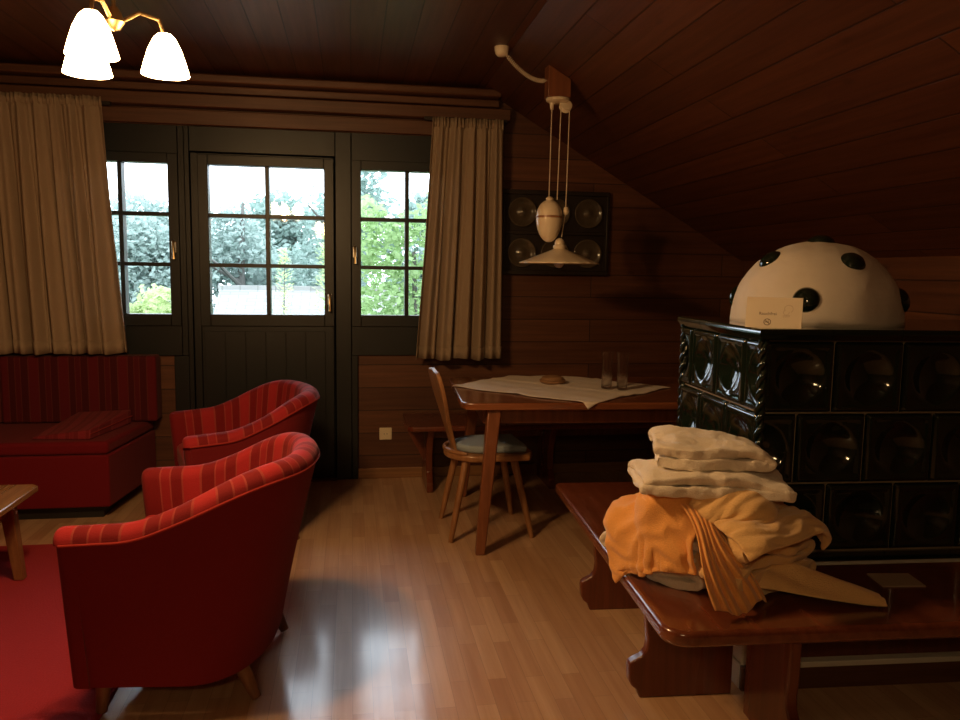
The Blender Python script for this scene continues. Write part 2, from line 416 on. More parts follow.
# ------------------------------------------------------------------ curtains
def curtain(xt0, xt1, xb0, xb1, zt, zb, y, folds, seed, label):
    root = empty('curtain', ((xt0+xt1)/2, y, zb), 0, label, 'curtain')
    cx = (xt0+xt1)/2
    nu, nv = 160, 60; g = MB(); rnd = random.Random(seed)
    ph = [rnd.uniform(-0.5, 0.5) for _ in range(8)]
    def fn(i, j):
        u = i/(nu-1); v = j/(nv-1)          # v 0 top .. 1 bottom
        x = (xt0+(xt1-xt0)*u)*(1-v) + (xb0+(xb1-xb0)*u)*v
        uu = u + 0.015*math.sin(u*9+ph[0]) + 0.012*v*math.sin(u*17+ph[1])
        a = 2*PI*folds*uu
        amp = 0.014+0.026*min(1, v*1.6)
        yy = amp*math.sin(a+ph[2]) + amp*0.45*math.sin(2.3*a+ph[3]+v*0.8) + 0.010*v*math.sin(a*0.4+ph[4])
        if v < 0.05: yy += 0.010*math.sin(a*4)*(1-v/0.05)
        x += 0.012*math.cos(a)*min(1, v*2)
        z = zt+(zb-zt)*v + (0.006*math.sin(a*0.5+ph[5]) if v > 0.9 else 0) + (0.006*abs(math.sin(a*2)) if j == 0 else 0)
        return (x-cx, yy, z-zb)
    g.grid(nu, nv, fn)
    c = g.build('curtain_cloth', M['curtain'], root, smooth=True, angle=180)
    md = c.modifiers.new('s', 'SOLIDIFY'); md.thickness = 0.003
    t = MB()
    def ft(i, j):
        p = fn(i, 0); return (p[0], p[1]-0.004, p[2]-0.008-0.05*j)
    t.grid(nu, 2, ft); tt = t.build('header_tape', M['curtain'], root, smooth=True, angle=180)
    md = tt.modifiers.new('s', 'SOLIDIFY'); md.thickness = 0.002
    t = MB()
    def fb(i, j):
        v = (nv-1-j*3); p = fn(i, v); return (p[0], p[1]-0.0035, p[2]+0.004)
    t.grid(nu, 2, fb); tt = t.build('hem', M['curtain'], root, smooth=True, angle=180)
    md = tt.modifiers.new('s', 'SOLIDIFY'); md.thickness = 0.0015
    return root
YC = 5.07
curtain(0.515, 0.975, 0.405, 0.985, 2.372, 0.83, YC, 5.2, 3, 'narrow beige curtain hanging right of the right window, beside the chair')
curtain(-2.30, -1.46, -2.25, -1.36, 2.40, 0.87, YC, 8.5, 5, 'wide beige curtain hanging left of the windows above the sofa')
for xa, xb, lab in ((0.46, 1.0, 'thin rail carrying the narrow curtain right of the windows'), (-2.35, -1.42, 'thin rail carrying the wide curtain above the sofa')):
    r_ = MB().box(xa, xb, YC+0.028, YC+0.066, 2.362, 2.384)
    tag(r_.build('curtain_rail', M['darkframe'], bevel=0.003), lab, 'curtain rail')

# ------------------------------------------------------------------ power socket
root = empty('power_socket', (0.225, YB-0.001, 0.305), 0, 'square cream power socket on the pine boards under the right window', 'socket')
MB().box(-0.042, 0.042, -0.012, 0, -0.042, 0.042).build('cover_plate', M['plastic'], root, bevel=0.006)
T = Matrix.Rotation(R(90), 4, 'X')
MB().lathe([(0.0, 0.013), (0.019, 0.013), (0.0195, 0.016), (0.023, 0.016), (0.024, 0.008)], 28, T).build('socket_well', M['plastic'], root, smooth=True)
hm = MB()
for sx in (-1, 1): hm.lathe([(0.003, 0.0132), (0.003, 0.0145)], 10, Matrix.Translation((sx*0.0095, 0, 0)) @ T)
hm.build('pin_hole', M['black'], root)

# ------------------------------------------------------------------ bullseye glass panel
px0, px1, pz0, pz1 = 1.00, 1.74, 1.39, 1.955
root = empty('glass_disc_panel', (px0, YB-0.002, pz0), 0, 'dark wall panel holding six round bullseye glass discs behind the pendant lamp', 'wall decoration')
W_, H_ = px1-px0, pz1-pz0
p = MB().box(0, W_, -0.02, 0, 0, H_); p.build('backing_board', M['darkframe'], root)
p = MB(); p.box(0, W_, -0.045, -0.02, 0, 0.03); p.box(0, W_, -0.045, -0.02, H_-0.03, H_); p.box(0, 0.02, -0.045, -0.02, 0.03, H_-0.03); p.box(W_-0.02, W_, -0.045, -0.02, 0.03, H_-0.03)
p.box(0.02, W_-0.02, -0.04, -0.02, H_/2-0.012, H_/2+0.012)
p.build('frame', M['darkframe'], root, bevel=0.004)
for zz in (0.148, 0.418):
    for xx in (0.135, 0.365, 0.595):
        pr_ = [(0.0, 0.026), (0.012, 0.024), (0.024, 0.014), (0.045, 0.010), (0.07, 0.014), (0.088, 0.021), (0.096, 0.024), (0.100, 0.020), (0.098, 0.014), (0.08, 0.006), (0.045, 0.002), (0.0, 0.002)]
        dd = MB().lathe(pr_, 40, T).build('glass_disc', M['disc'], root, smooth=True, angle=180)
        dd.location = (xx, -0.022, zz)

# ------------------------------------------------------------------ pendant lamp with counterweight
LX, LY = 1.128, 4.2
root = empty('pull_down_pendant_lamp', (LX, LY, 2.26), 0, 'cream porcelain pull-down pendant lamp hanging from the sloping ceiling over the table', 'lamp')
# ceiling wedge block, local z 0 = underside of porcelain plate; slope z at x: 2.6-(X-.86)*tan30
def slz(X): return 2.6-(X-CR)*math.tan(R(30))
bx0, bx1 = -0.095, 0.03
blk = [(bx0, 0.075), (bx1, 0.075), (bx1, slz(LX+bx1)-2.26), (bx0, slz(LX+bx0)-2.26)]
MB().prism(blk, -0.045, 0.045, TXZ).build('ceiling_block', M['tableleg'], root, bevel=0.004)
MB().lathe([(0.0, 0.05), (0.045, 0.05), (0.062, 0.060), (0.066, 0.072), (0.06, 0.075), (0, 0.075)], 32, Matrix.Translation((-0.03, 0, 0))).build('mounting_rose', M['porcelain'], root, smooth=True)
pu = MB().lathe([(0.008, -0.016), (0.03, -0.016), (0.034, -0.012), (0.026, -0.004), (0.026, 0.004), (0.034, 0.012), (0.03, 0.016), (0.008, 0.016)], 28, Matrix.Translation((0.012, -0.01, 0.035)) @ Matrix.Rotation(R(70), 4, 'X'))
pu.build('pulley', M['porcelain'], root, smooth=True)
MB().lathe([(0.0, 0.015), (0.009, 0.015), (0.011, 0.03), (0.013, 0.05), (0, 0.05)], 16, Matrix.Translation((-0.062, 0, 0))).build('cord_grip', M['porcelain'], root, smooth=True)
for pts in ([(-0.062, 0, 0.02), (-0.064, 0, -0.25), (-0.066, 0, -0.47)], [(-0.014, -0.01, 0.03), (-0.018, -0.01, -0.23), (-0.022, -0.008, -0.46)], [(0.034, -0.01, 0.03), (0.030, -0.01, -0.3), (0.026, -0.012, -0.53), (0.01, -0.002, -0.66)]):
    MB().tube(pts, 0.003, 8).build('cord', M['cord'], root, smooth=True)
# egg shaped counterweight
egg = [(0.0, -0.245)]
for k in range(1, 24):
    a = PI*k/24; z = -0.12 + (-math.cos(a))*(0.125 if a < PI/2 else 0.09); r = math.sin(a)**0.9*0.062*(1.0 if a > PI/2 else (0.86+0.14*math.sin(a)))
    egg.append((r, z))
egg.append((0.0, -0.03))
cw = MB().lathe(egg, 36).build('counterweight', M['porcelain'], root, smooth=True, angle=180); cw.location = (-0.062, 0.0, -0.43); cw.scale = (1.16, 1.16, 1.06)
bd = MB().lathe([(0.0605, -0.124), (0.0635, -0.121), (0.0635, -0.113), (0.0605, -0.110)], 36).build('band', M['porcelain_band'], cw, smooth=True)
MB().lathe([(0, -0.035), (0.016, -0.033), (0.018, -0.022), (0.010, -0.014), (0, -0.012)], 20).build('finial', M['porcelain'], cw, smooth=True)
wt = MB().lathe([(0, -0.02), (0.012, -0.018), (0.015, 0.0), (0.011, 0.02), (0, 0.022)], 18).build('cord_stop', M['porcelain'], root, smooth=True, angle=180); wt.location = (0.028, -0.012, -0.52)
# shade
shz = -0.795
shp = [(0.024, 0.075), (0.040, 0.066), (0.075, 0.052), (0.12, 0.034), (0.165, 0.016), (0.208, -0.002), (0.217, -0.008), (0.214, -0.011), (0.16, 0.010), (0.12, 0.028), (0.075, 0.046), (0.038, 0.060), (0.022, 0.068)]
def wob(a, k): return 0.018*math.sin(a*18) if 4 < k < 9 else 0
sh = MB().lathe(shp, 108, None, wob=wob).build('lamp_shade', M['porcelain'], root, smooth=True, angle=180); sh.location = (0, 0, shz)
MB().lathe([(0.0, 0.13), (0.010, 0.128), (0.022, 0.118), (0.027, 0.105), (0.026, 0.094), (0.034, 0.088), (0.036, 0.078), (0.030, 0.070), (0, 0.070)], 28).build('neck', M['porcelain'], sh, smooth=True)
MB().lathe([(0, -0.035), (0.016, -0.031), (0.028, -0.016), (0.031, 0.002), (0.024, 0.024), (0.014, 0.045), (0.014, 0.065)], 24).build('light_bulb', M['bulb'], sh, smooth=True, angle=180)
# canopy and coiled flex
cp = MB().lathe([(0.0, -0.05), (0.022, -0.048), (0.034, -0.036), (0.038, -0.018), (0.04, 0.0), (0, 0)], 28).build('ceiling_rose', M['porcelain'], root, smooth=True)
cp.location = (0.798-LX, 0.06, 2.6-2.26)
a0 = Vector((0.815-LX, 0.055, 0.31)); a1 = Vector((bx0+0.002, 0.0, 0.165)); ctrl = Vector((-0.19, 0.03, 0.150))
pts = []
N = 640; turns = 34
for k in range(N+1):
    t = k/N; c = a0*(1-t)**2+ctrl*2*t*(1-t)+a1*t*t
    tn = ((ctrl-a0)*(1-t)+(a1-ctrl)*t).normalized(); e = Vector((0, 1, 0)); n2 = tn.cross(e).normalized()
    rr = 0.0095*min(1, t*12, (1-t)*12); th = 2*PI*turns*t
    pts.append(c+(e*math.cos(th)+n2*math.sin(th))*rr)
MB().tube(pts, 0.0028, 6).build('coiled_flex', M['cord'], root, smooth=True)

# ------------------------------------------------------------------ dining table
root = empty('dining_table', (1.36, 4.19, 0), R(-3.0), 'reddish wooden dining table with splayed legs under a cream cloth', 'table')
hx, hy = 0.80, 0.49
def rr_poly(hx, hy, c):
    return [(-hx+c, -hy), (hx-c, -hy), (hx-c*0.3, -hy+c*0.3), (hx, -hy+c), (hx, hy-c), (hx-c, hy), (-hx+c, hy), (-hx, hy-c), (-hx, -hy+c), (-hx+c*0.3, -hy+c*0.3)]
TT = 0.76
MB().prism(rr_poly(hx, hy, 0.06), TT-0.036, TT).build('tabletop', M['table'], root, bevel=0.007, segs=3)
ap = MB()
ap.box(-hx+0.14, hx-0.14, -hy+0.10, -hy+0.125, TT-0.12, TT-0.036); ap.box(-hx+0.14, hx-0.14, hy-0.125, hy-0.10, TT-0.12, TT-0.036)
ap.box(-hx+0.115, -hx+0.14, -hy+0.10, hy-0.10, TT-0.12, TT-0.036); ap.box(hx-0.14, hx-0.115, -hy+0.10, hy-0.10, TT-0.12, TT-0.036)
ap.build('apron', M['tableleg'], root, bevel=0.003)
for sx in (-1, 1):
    for sy in (-1, 1):
        lx, ly = sx*(hx-0.165), sy*(hy-0.06); fx, fy = sx*(hx-0.095), sy*(hy+0.02)
        vs = []
        for (cx, cy, z, w) in ((fx, fy, 0.0, 0.024), (lx, ly, TT-0.036, 0.034)):
            vs += [(cx-w, cy-w, z), (cx+w, cy-w, z), (cx+w, cy+w, z), (cx-w, cy+w, z)]
        l = MB(); l.add(vs, [(3, 2, 1, 0), (4, 5, 6, 7), (0, 1, 5, 4), (1, 2, 6, 5), (2, 3, 7, 6), (3, 0, 4, 7)])
        l.build('leg', M['tableleg'], root, bevel=0.006)
# tablecloth
tm = Matrix.Translation((1.36, 4.19, 0)) @ Matrix.Rotation(R(-3.0), 4, 'Z'); tmi = tm.inverted()
P_ = [Vector((0.545, 4.30, 0)), Vector((1.165, 3.672, 0)), Vector((1.80, 4.17, 0)), Vector((1.14, 4.90, 0))]
nn = 90
def cl(i, j):
    u, v = i/(nn-1), j/(nn-1)
    e = 0.010*math.sin(u*PI*6)*(1 if j in (0, nn-1) else 0) + 0
    p = (P_[0]*(1-u)+P_[1]*u)*(1-v)+(P_[3]*(1-u)+P_[2]*u)*v
    ins = Vector((0, 0, 0))
    # slightly wavy outline
    d0 = (P_[1]-P_[0]).normalized(); d1 = (P_[3]-P_[0]).normalized()
    p += d1*0.012*math.sin(u*PI*5+0.6)*(abs(v-0.5)*2)**3 + d0*0.010*math.sin(v*PI*4)*(abs(u-0.5)*2)**3
    q = tmi @ p
    z = TT+0.004+0.0022*math.sin(q.x*31+q.y*9)*math.sin(q.y*23)+0.0025
    ridge = max(0, 1-abs(u-0.5)/0.03)*0.004+max(0, 1-abs(v-0.5)/0.03)*0.004
    z += ridge
    # hang over the edges
    ox = max(0, -hx-0.006-q.x); oy = max(0, -hy-0.006-q.y); oyb = max(0, q.y-hy-0.006)
    if ox > 0: q.x += ox*0.85; z -= ox*0.6
    if oy > 0: q.y += oy*0.75; z -= oy*1.0+(0.008*math.sin(q.x*60)*min(1, oy*20)*0)
    if oyb > 0: q.y -= oyb*0.75; z -= oyb*0.9
    q.z = z
    return tuple(tm @ q)
g = MB().grid(nn, nn, cl); g = g.build('tablecloth', M['linen'], smooth=True, angle=180)
md = g.modifiers.new('s', 'SOLIDIFY'); md.thickness = 0.0025
tag(g, 'cream tablecloth laid diagonally across the dining table', 'tablecloth')
# glasses
def glass(x, y, h, label):
    pr_ = [(0, 0.0), (0.027, 0.0), (0.030, 0.003), (0.0295, 0.02), (0.029, h*0.45), (0.031, h*0.8), (0.036, h-0.003), (0.0365, h), (0.035, h), (0.0295, h*0.8), (0.027, h*0.45), (0.0275, 0.024), (0.024, 0.016), (0, 0.014)]
    o = MB().lathe(pr_, 36).build('drinking_glass', M['tumbler'], smooth=True, angle=50)
    o.location = (x, y, TT+0.0105); tag(o, label, 'glass', 'tall glasses on the tablecloth')
glass(1.400, 4.13, 0.205, 'tall clear drinking glass, left one of the pair on the tablecloth')
glass(1.472, 4.08, 0.205, 'tall clear drinking glass, right one of the pair on the tablecloth')
root = empty('trinket_basket', (1.145, 4.34, TT+0.0105), 0, 'small low round brown basket lying in the middle of the tablecloth', 'basket')
MB().lathe([(0, 0), (0.062, 0.0), (0.074, 0.008), (0.076, 0.02), (0.070, 0.024), (0, 0.024)], 32).build('body', M['wicker'], root, smooth=True)
MB().lathe([(0.071, 0.023), (0.060, 0.036), (0.035, 0.044), (0.0, 0.047)], 32).build('lid', M['wicker'], root, smooth=True, angle=180)

# ------------------------------------------------------------------ wooden board chair
root = empty('wooden_chair', (0.715, 4.115, 0), R(4), 'light wooden chair with a carved plank back and blue grey seat cushion', 'chair')
# local +x faces the table
seat = arc(-0.02, 0, 0.205, 110, 250, 16)
seat = [(0.20, -0.20), (0.235, -0.12), (0.24, 0.12), (0.20, 0.20)] + seat
MB().prism(seat, 0.415, 0.452).build('seat', M['chair'], root, bevel=0.012, segs=3)
rl = MB(); rl.tube([(-0.02+0.20*math.cos(R(a)), 0.20*math.sin(R(a)), 0.458) for a in range(125, 236, 10)], [0.006]+[0.012]*10+[0.006], 10)
rl.build('back_rail', M['chair'], root, smooth=True)
for (tx, ty, fx, fy) in ((-0.13, -0.12, -0.225, -0.20), (-0.13, 0.12, -0.20, 0.21), (0.13, -0.12, 0.215, -0.205), (0.13, 0.12, 0.215, 0.205)):
    MB().tube([(fx, fy, 0), (tx*0.35+fx*0.65, ty*0.35+fy*0.65, 0.15), (tx, ty, 0.416)], [0.013, 0.018, 0.0205], 14).build('leg', M['chair'], root, smooth=True)
# back plank outline (y,z) symmetrical
hp = [(y, z*1.07) for y, z in [(0.048, 0.0), (0.052, 0.05), (0.060, 0.10), (0.085, 0.17), (0.125, 0.24), (0.150, 0.31), (0.155, 0.36), (0.140, 0.40), (0.105, 0.42), (0.06, 0.418), (0.0, 0.43)]]
outl = hp + [(-y, z) for y, z in reversed(hp[:-1])]
pb = MB().prism(outl, -0.011, 0.011, TYZ).build('backrest', M['chair'], root, bevel=0.004)
pb.location = (-0.172, 0, 0.45); pb.rotation_euler = (0, R(-15), 0)
cs = MB().prism([(0.195, -0.16), (0.20, 0.16)] + arc(-0.01, 0, 0.165, 100, 260, 14), 0.4525, 0.492).build('seat_cushion', M['cushion'], root, bevel=0.016, segs=4)
cs['label'] = 'blue grey seat cushion'

# ------------------------------------------------------------------ corner bench behind the table
root = empty('wall_bench', (0.34, 4.73, 0), 0, 'brown wooden wall bench running behind the dining table', 'bench')
L_ = 2.32
MB().prism([(0.03, 0), (L_, 0), (L_, 0.48), (0, 0.48), (0, 0.03)], 0.415, 0.447).build('seat', M['benchleg'], root, bevel=0.008, segs=3)
for bx in (0.15, 0.95, 1.75):
    lp = [(0.10, 0.0), (0.10, 0.06), (0.16, 0.12), (0.165, 0.22), (0.11, 0.34), (0.05, 0.415), (0.45, 0.415), (0.45, 0.0)]
    MB().prism(lp, bx-0.02, bx+0.02, TYZ).build('leg', M['benchleg'], root, bevel=0.004)
MB().box(0.17, 0.93, 0.30, 0.325, 0.31, 0.40).build('stretcher', M['benchleg'], root, bevel=0.003)
MB().box(0.97, 1.73, 0.30, 0.325, 0.31, 0.40).build('stretcher', M['benchleg'], root, bevel=0.003)
br = MB().prism([(-0.14+0.0, 0.415), (0.0, 0.415), (0.0, 0.16)], 0.28, 0.30, TXZ)
b_ = br.build('bracket', M['benchleg'], root); b_.location = (0.13, 0.58, 0)

# ------------------------------------------------------------------ tiled stove
OX, OY = 1.36, 2.33; SA = R(-3.3)
SM = Matrix.Translation((OX, OY, 0)) @ Matrix.Rotation(SA, 4, 'Z'); SMI = SM.inverted()
def S(u, v, z=0): return SM @ Vector((u, v, z))
stove = empty('tiled_stove', S(-0.042, 0, 0), SA, 'large dark green tiled stove with a white plaster dome on top', 'stove')
UL, VD = 1.28, 0.695
ZR = [0.487, 0.720, 0.957, 1.195]
MB().box(0.04, UL, 0.04, VD, 0.02, 1.196).build('core', M['darkframe'], stove)
gr_ = MB()
def tile_h(a, b, half=False):
    # height of the glazed relief, a,b in 0..1
    e = min(a, 1-a, b, 1-b)
    h = 0.010*min(1, e/0.03)
    fr = 0.0
    if e < 0.12: fr = 0.004*math.sin(PI*min(1, max(0, (e-0.01))/0.11))
    d = math.hypot(a-0.5, b-0.5)
    if d < 0.36: h -= 0.032*(1-(d/0.36)**2)
    elif d < 0.42: h += 0.0015*math.sin(PI*(d-0.36)/0.06)
    return h+fr
def tiles(rows, length, widths_start, fmap, nm):
    g = MB(); n = 34
    for k in range(3):
        z0, z1 = ZR[k]+0.002, ZR[k+1]-0.002
        x = rows[k]
        edges = [0.0] if x > 0.001 else []
        while x < length-0.02: edges.append(x); x += 0.24
        edges.append(length)
        for e_ in edges[1:-1]:
            if nm == 'front_tiles': gr_.box(e_-0.006, e_+0.006, 0.001, 0.045, z0-0.002, z1+0.002)
            else: gr_.box(0.001, 0.045, e_-0.006, e_+0.006, z0-0.002, z1+0.002)
        for a_, b_ in zip(edges[:-1], edges[1:]):
            if b_-a_ < 0.03: continue
            x0, x1 = a_+0.002, b_-0.002; full = (b_-a_)
            def fn(i, j):
                a = i/(n-1); b = j/(n-1)
                aa = a if full > 0.18 else (a*full/0.24 if a_ > 0.01 else 1-(1-a)*full/0.24)
                h = tile_h(aa, b)
                if i in (0, n-1) or j in (0, n-1): h = -0.004
                return fmap(x0+(x1-x0)*a, z0+(z1-z0)*b, h)
            g.grid(n, n, fn)
    return g.build(nm, M['tile'], stove, smooth=True, angle=70, fix=False)
tiles([0.0, 0.122, 0.0], UL, 0, lambda x, z, h: (x, -0.002-h, z), 'front_tiles')
sd = tiles([0.105, 0.0, 0.105], VD, 0, lambda x, z, h: (-0.002-h, x, z), 'side_tiles')
for z_ in ZR:
    gr_.box(0.001, UL, 0.001, 0.045, z_-0.006, z_+0.006); gr_.box(0.001, 0.045, 0.045, VD, z_-0.006, z_+0.006)
gr_.build('grout', M['grout'], stove)
# rope moulding on the corners
def rope(u, v):
    g = MB()
    for ph in (0, PI):
        g.tube([(u+0.008*math.cos(ph+k*0.42), v+0.008*math.sin(ph+k*0.42), 0.487+k*0.0059) for k in range(121)], 0.0105, 8)
    g.build('rope_moulding', M['tile'], stove, smooth=True, angle=180)
rope(-0.004, -0.004); rope(-0.004, VD)
# cornice and base rail
def rail(name, z0, z1, out, segs):
    prof = [(0.0, z0), (out*0.55, z0), (out*0.7, z0+(z1-z0)*0.2), (out, z0+(z1-z0)*0.5), (out, z1-0.012), (out*0.9, z1-0.004), (out*0.75, z1), (-0.10, z1)]
    g = MB()
    def piece(a, b, side):
        n = len(prof); vs = []
        for t in (a, b):
            for (o_, z) in prof:
                if side == 0: vs.append((t if t > 0.001 else -o_, -o_, z))
                else: vs.append((-o_, t if t > 0.001 else -o_, z))
        fs = [(k, k+1, n+k+1, n+k) for k in range(n-1)] + [tuple(range(n)), tuple(reversed(range(n, 2*n)))]
        g.add(vs, fs)
    x = 0.0; ed = [0.0, 0.22]
    while ed[-1] < UL-0.1: ed.append(ed[-1]+0.24)
    ed[-1] = UL
    for a, b in zip(ed[:-1], ed[1:]): piece(a, b-0.0025, 0)
    ed = [0.0, 0.24, 0.48, VD+0.02]
    for a, b in zip(ed[:-1], ed[1:]): piece(a, b-0.0025, 1)
    return g.build(name, M['tile'], stove, smooth=True, angle=30)
rail('cornice', 1.197, 1.234, 0.030, 0)
rail('base_rail', 0.452, 0.483, 0.016, 0)
MB().box(0.02, UL, 0.02, VD, 1.195, 1.230).build('top_slab', M['tile'], stove)
# plinth below the bench
pl_ = MB(); pl_.box(-0.01, UL, 0.015, VD, 0.0, 0.452); pl_.build('plinth', M['plaster'], stove, bevel=0.006)
MB().box(-0.018, UL, -0.008, 0.012, 0.0, 0.085).build('skirting', M['trim_x'], stove, bevel=0.003)
MB().box(-0.02, -0.0105, 0.014, VD, 0.0, 0.085).build('skirting', M['plaster'], stove, bevel=0.003)
ff = MB(); ff.box(0.10, UL-0.02, 0.006, 0.0149, 0.09, 0.43); ff.build('fire_door_panel', M['benchleg'], stove, bevel=0.003)
MB().box(0.12, UL, -0.03, 0.006, 0.088, 0.108).build('ledge', M['plaster'], stove, bevel=0.003)
# plaster dome
DC = Vector((0.372, 0.372, 1.232)); DRX, DRZ = 0.300, 0.300
dm = MB(); prof = []
for k in range(31):
    a = PI/2*k/30; prof.append((DRX*math.cos(a)**0.92, DRZ*math.sin(a)**0.95))
prof[-1] = (0.0, DRZ)
dome = dm.lathe(prof, 72).build('dome', M['plaster'], stove, smooth=True, angle=180); dome.location = DC
tx = bpy.data.textures.new('plaster_lumps', 'CLOUDS'); tx.noise_scale = 0.09
md = dome.modifiers.new('d', 'DISPLACE'); md.texture = tx; md.strength = 0.010; md.mid_level = 0.5
for az, el, r_ in ((-175, 50, 0.047), (-85, 48, 0.047), (5, 49, 0.047), (95, 49, 0.047), (-125, 18, 0.047), (-35, 18, 0.047), (55, 18, 0.047), (145, 18, 0.047), (-70, 88, 0.050)):
    n_ = Vector((math.cos(R(el))*math.cos(R(az)), math.cos(R(el))*math.sin(R(az)), math.sin(R(el))))
    pos = Vector((n_.x*DRX, n_.y*DRX, n_.z*DRZ)); nr = Vector((n_.x/DRX, n_.y/DRX, n_.z/DRZ)).normalized()
    b = MB().lathe([(0, 0.026), (r_*0.35, 0.024), (r_*0.65, 0.018), (r_*0.88, 0.008), (r_, -0.006), (r_, -0.02), (0, -0.02)], 32)
    o = b.build('glazed_knob', M['tile'], dome, smooth=True, angle=180)
    o.location = pos; o.rotation_mode = 'QUATERNION'; o.rotation_quaternion = nr.to_track_quat('Z', 'Y')

# folded card on the stove
def text_mesh(txt, size, name, mat, parent, T):
    cu = bpy.data.curves.new(name, 'FONT'); cu.body = txt; cu.size = size; cu.extrude = 0.0002; cu.align_x = 'CENTER'
    to = bpy.data.objects.new(name, cu); COL.objects.link(to)
    dg = bpy.context.evaluated_depsgraph_get(); me = bpy.data.meshes.new_from_object(to.evaluated_get(dg))
    bpy.data.objects.remove(to)
    me.transform(T); me.materials.clear(); me.materials.append(mat)
    o = bpy.data.objects.new(name, me); COL.objects.link(o); o.parent = parent
    return o
cw_, ch_ = 0.172, 0.105
card = empty('folded_card', S(-0.008, 0.018, 1.2345), SA+R(-30), 'folded cream paper card with small print standing before the stove dome', 'card')
lean = R(20)
fT = Matrix.Rotation(-lean, 4, 'X') @ Matrix.Rotation(R(90), 4, 'X')
MB().box(-cw_/2, cw_/2, 0, ch_, -0.0004, 0.0004, fT).build('front_leaf', M['paper'], card)
top = (Matrix.Rotation(-lean, 4, 'X') @ Vector((0, 0, ch_)))
bT = Matrix.Translation((0, top.y*2, 0)) @ Matrix.Rotation(lean, 4, 'X') @ Matrix.Rotation(R(90), 4, 'X')
MB().box(-cw_/2, cw_/2, 0, ch_-0.0005, -0.0004, 0.0004, bT).build('back_leaf', M['paper'], card)
fi = fT @ Matrix.Translation((0, 0, 0.0006))
text_mesh('Rauchfrei', 0.0145, 'print', M['ink'], card, fi @ Matrix.Translation((-0.018, 0.044, 0)))
def ring(g, cx, cy, r, w, T, a0=0, a1=360, n=36):
    pts = arc(cx, cy, r, a0, a1, n); pin = arc(cx, cy, r-w, a0, a1, n)
    vs = [(x, y, 0.0004) for x, y in pts] + [(x, y, 0.0004) for x, y in pin]
    g.add(vs, [(k, k+1, n+2+k, n+1+k) for k in range(n)], T)
g = MB(); ring(g, -0.018, 0.020, 0.0115, 0.0022, fi)
g.add([(-0.026, 0.0265, .0004), (-0.0245, 0.028, .0004), (-0.010, 0.0135, .0004), (-0.0115, 0.012, .0004)], [(0, 1, 2, 3)], fi)
g.add([(-0.026, 0.0185, .0004), (-0.026, 0.0212, .0004), (-0.012, 0.0212, .0004), (-0.012, 0.0185, .0004)], [(0, 1, 2, 3)], fi)
ring(g, -0.0125, 0.0245, 0.004, 0.0012, fi, 0, 200, 12)
g.build('symbol', M['ink'], card, fix=False)
g = MB(); ring(g, 0.045, 0.066, 0.0135, 0.001, fi, -60, 200); ring(g, 0.038, 0.054, 0.009, 0.001, fi, 100, 380)
for k in range(2): g.add([(0.028, 0.038+k*0.004, .0004), (0.028, 0.0392+k*0.004, .0004), (0.05, 0.0405+k*0.004, .0004), (0.05, 0.0393+k*0.004, .0004)], [(0, 1, 2, 3)], fi)
g.build('logo', M['inkpale'], card, fix=False)

# ------------------------------------------------------------------ L shaped stove bench
bench = empty('stove_bench', (OX, OY, 0), SA, 'varnished reddish L-shaped wooden bench wrapped around the tiled stove', 'bench')
BT = 0.45
Lp = [(UL, -0.485)] + list(reversed(arc(-0.505+0.07, -0.485+0.07, 0.07, 180, 270, 8))) + list(reversed(arc(-0.505+0.03, 1.03-0.03, 0.03, 90, 180, 5))) + [(-0.068, 1.03), (-0.068, -0.026), (UL, -0.026)]
MB().prism(Lp, BT-0.045, BT).build('seat', M['bench'], bench, bevel=0.014, segs=4)
prof = [(-0.405, 0.405), (-0.403, 0.25), (-0.396, 0.20), (-0.400, 0.165), (-0.416, 0.144), (-0.442, 0.132), (-0.456, 0.122), (-0.458, 0.104), (-0.455, 0.06), (-0.445, 0.042), (-0.428, 0.029), (-0.418, 0.0), (-0.10, 0.0), (-0.10, 0.405)]
for v_ in (-0.02, 0.66):
    MB().prism(prof, -v_, -v_-0.036, TXZ).build('leg', M['benchleg'], bench, bevel=0.005)
pf2 = [(x+0.0, z) for x, z in prof]
for u_ in (-0.11, 0.66):
    p2 = [(-0.50+0.0+(x+0.505), z) for x, z in prof[:-2]] + [(-0.13, 0.0), (-0.13, 0.405)]
    MB().prism(p2, u_, u_+0.036, TYZ).build('leg', M['benchleg'], bench, bevel=0.005)
MB().box(-0.30, -0.275, 0.02, 0.65, 0.30, 0.40).build('stretcher', M['benchleg'], bench, bevel=0.003)
# booklet on the bench
bk = empty('booklet', S(0.35, -0.178, BT+0.0003), SA+R(-3), 'thin dull booklet lying on the bench before the stove', 'booklet')
MB().prism([(-0.072, -0.052), (0.066, -0.052), (0.072, 0.05), (-0.066, 0.052)], 0, 0.0012).build('back_cover', M['paper2'], bk)
MB().prism([(-0.071, -0.051), (0.065, -0.051), (0.071, 0.049), (-0.065, 0.051)], 0.0013, 0.0035).build('pages', M['paper2'], bk)

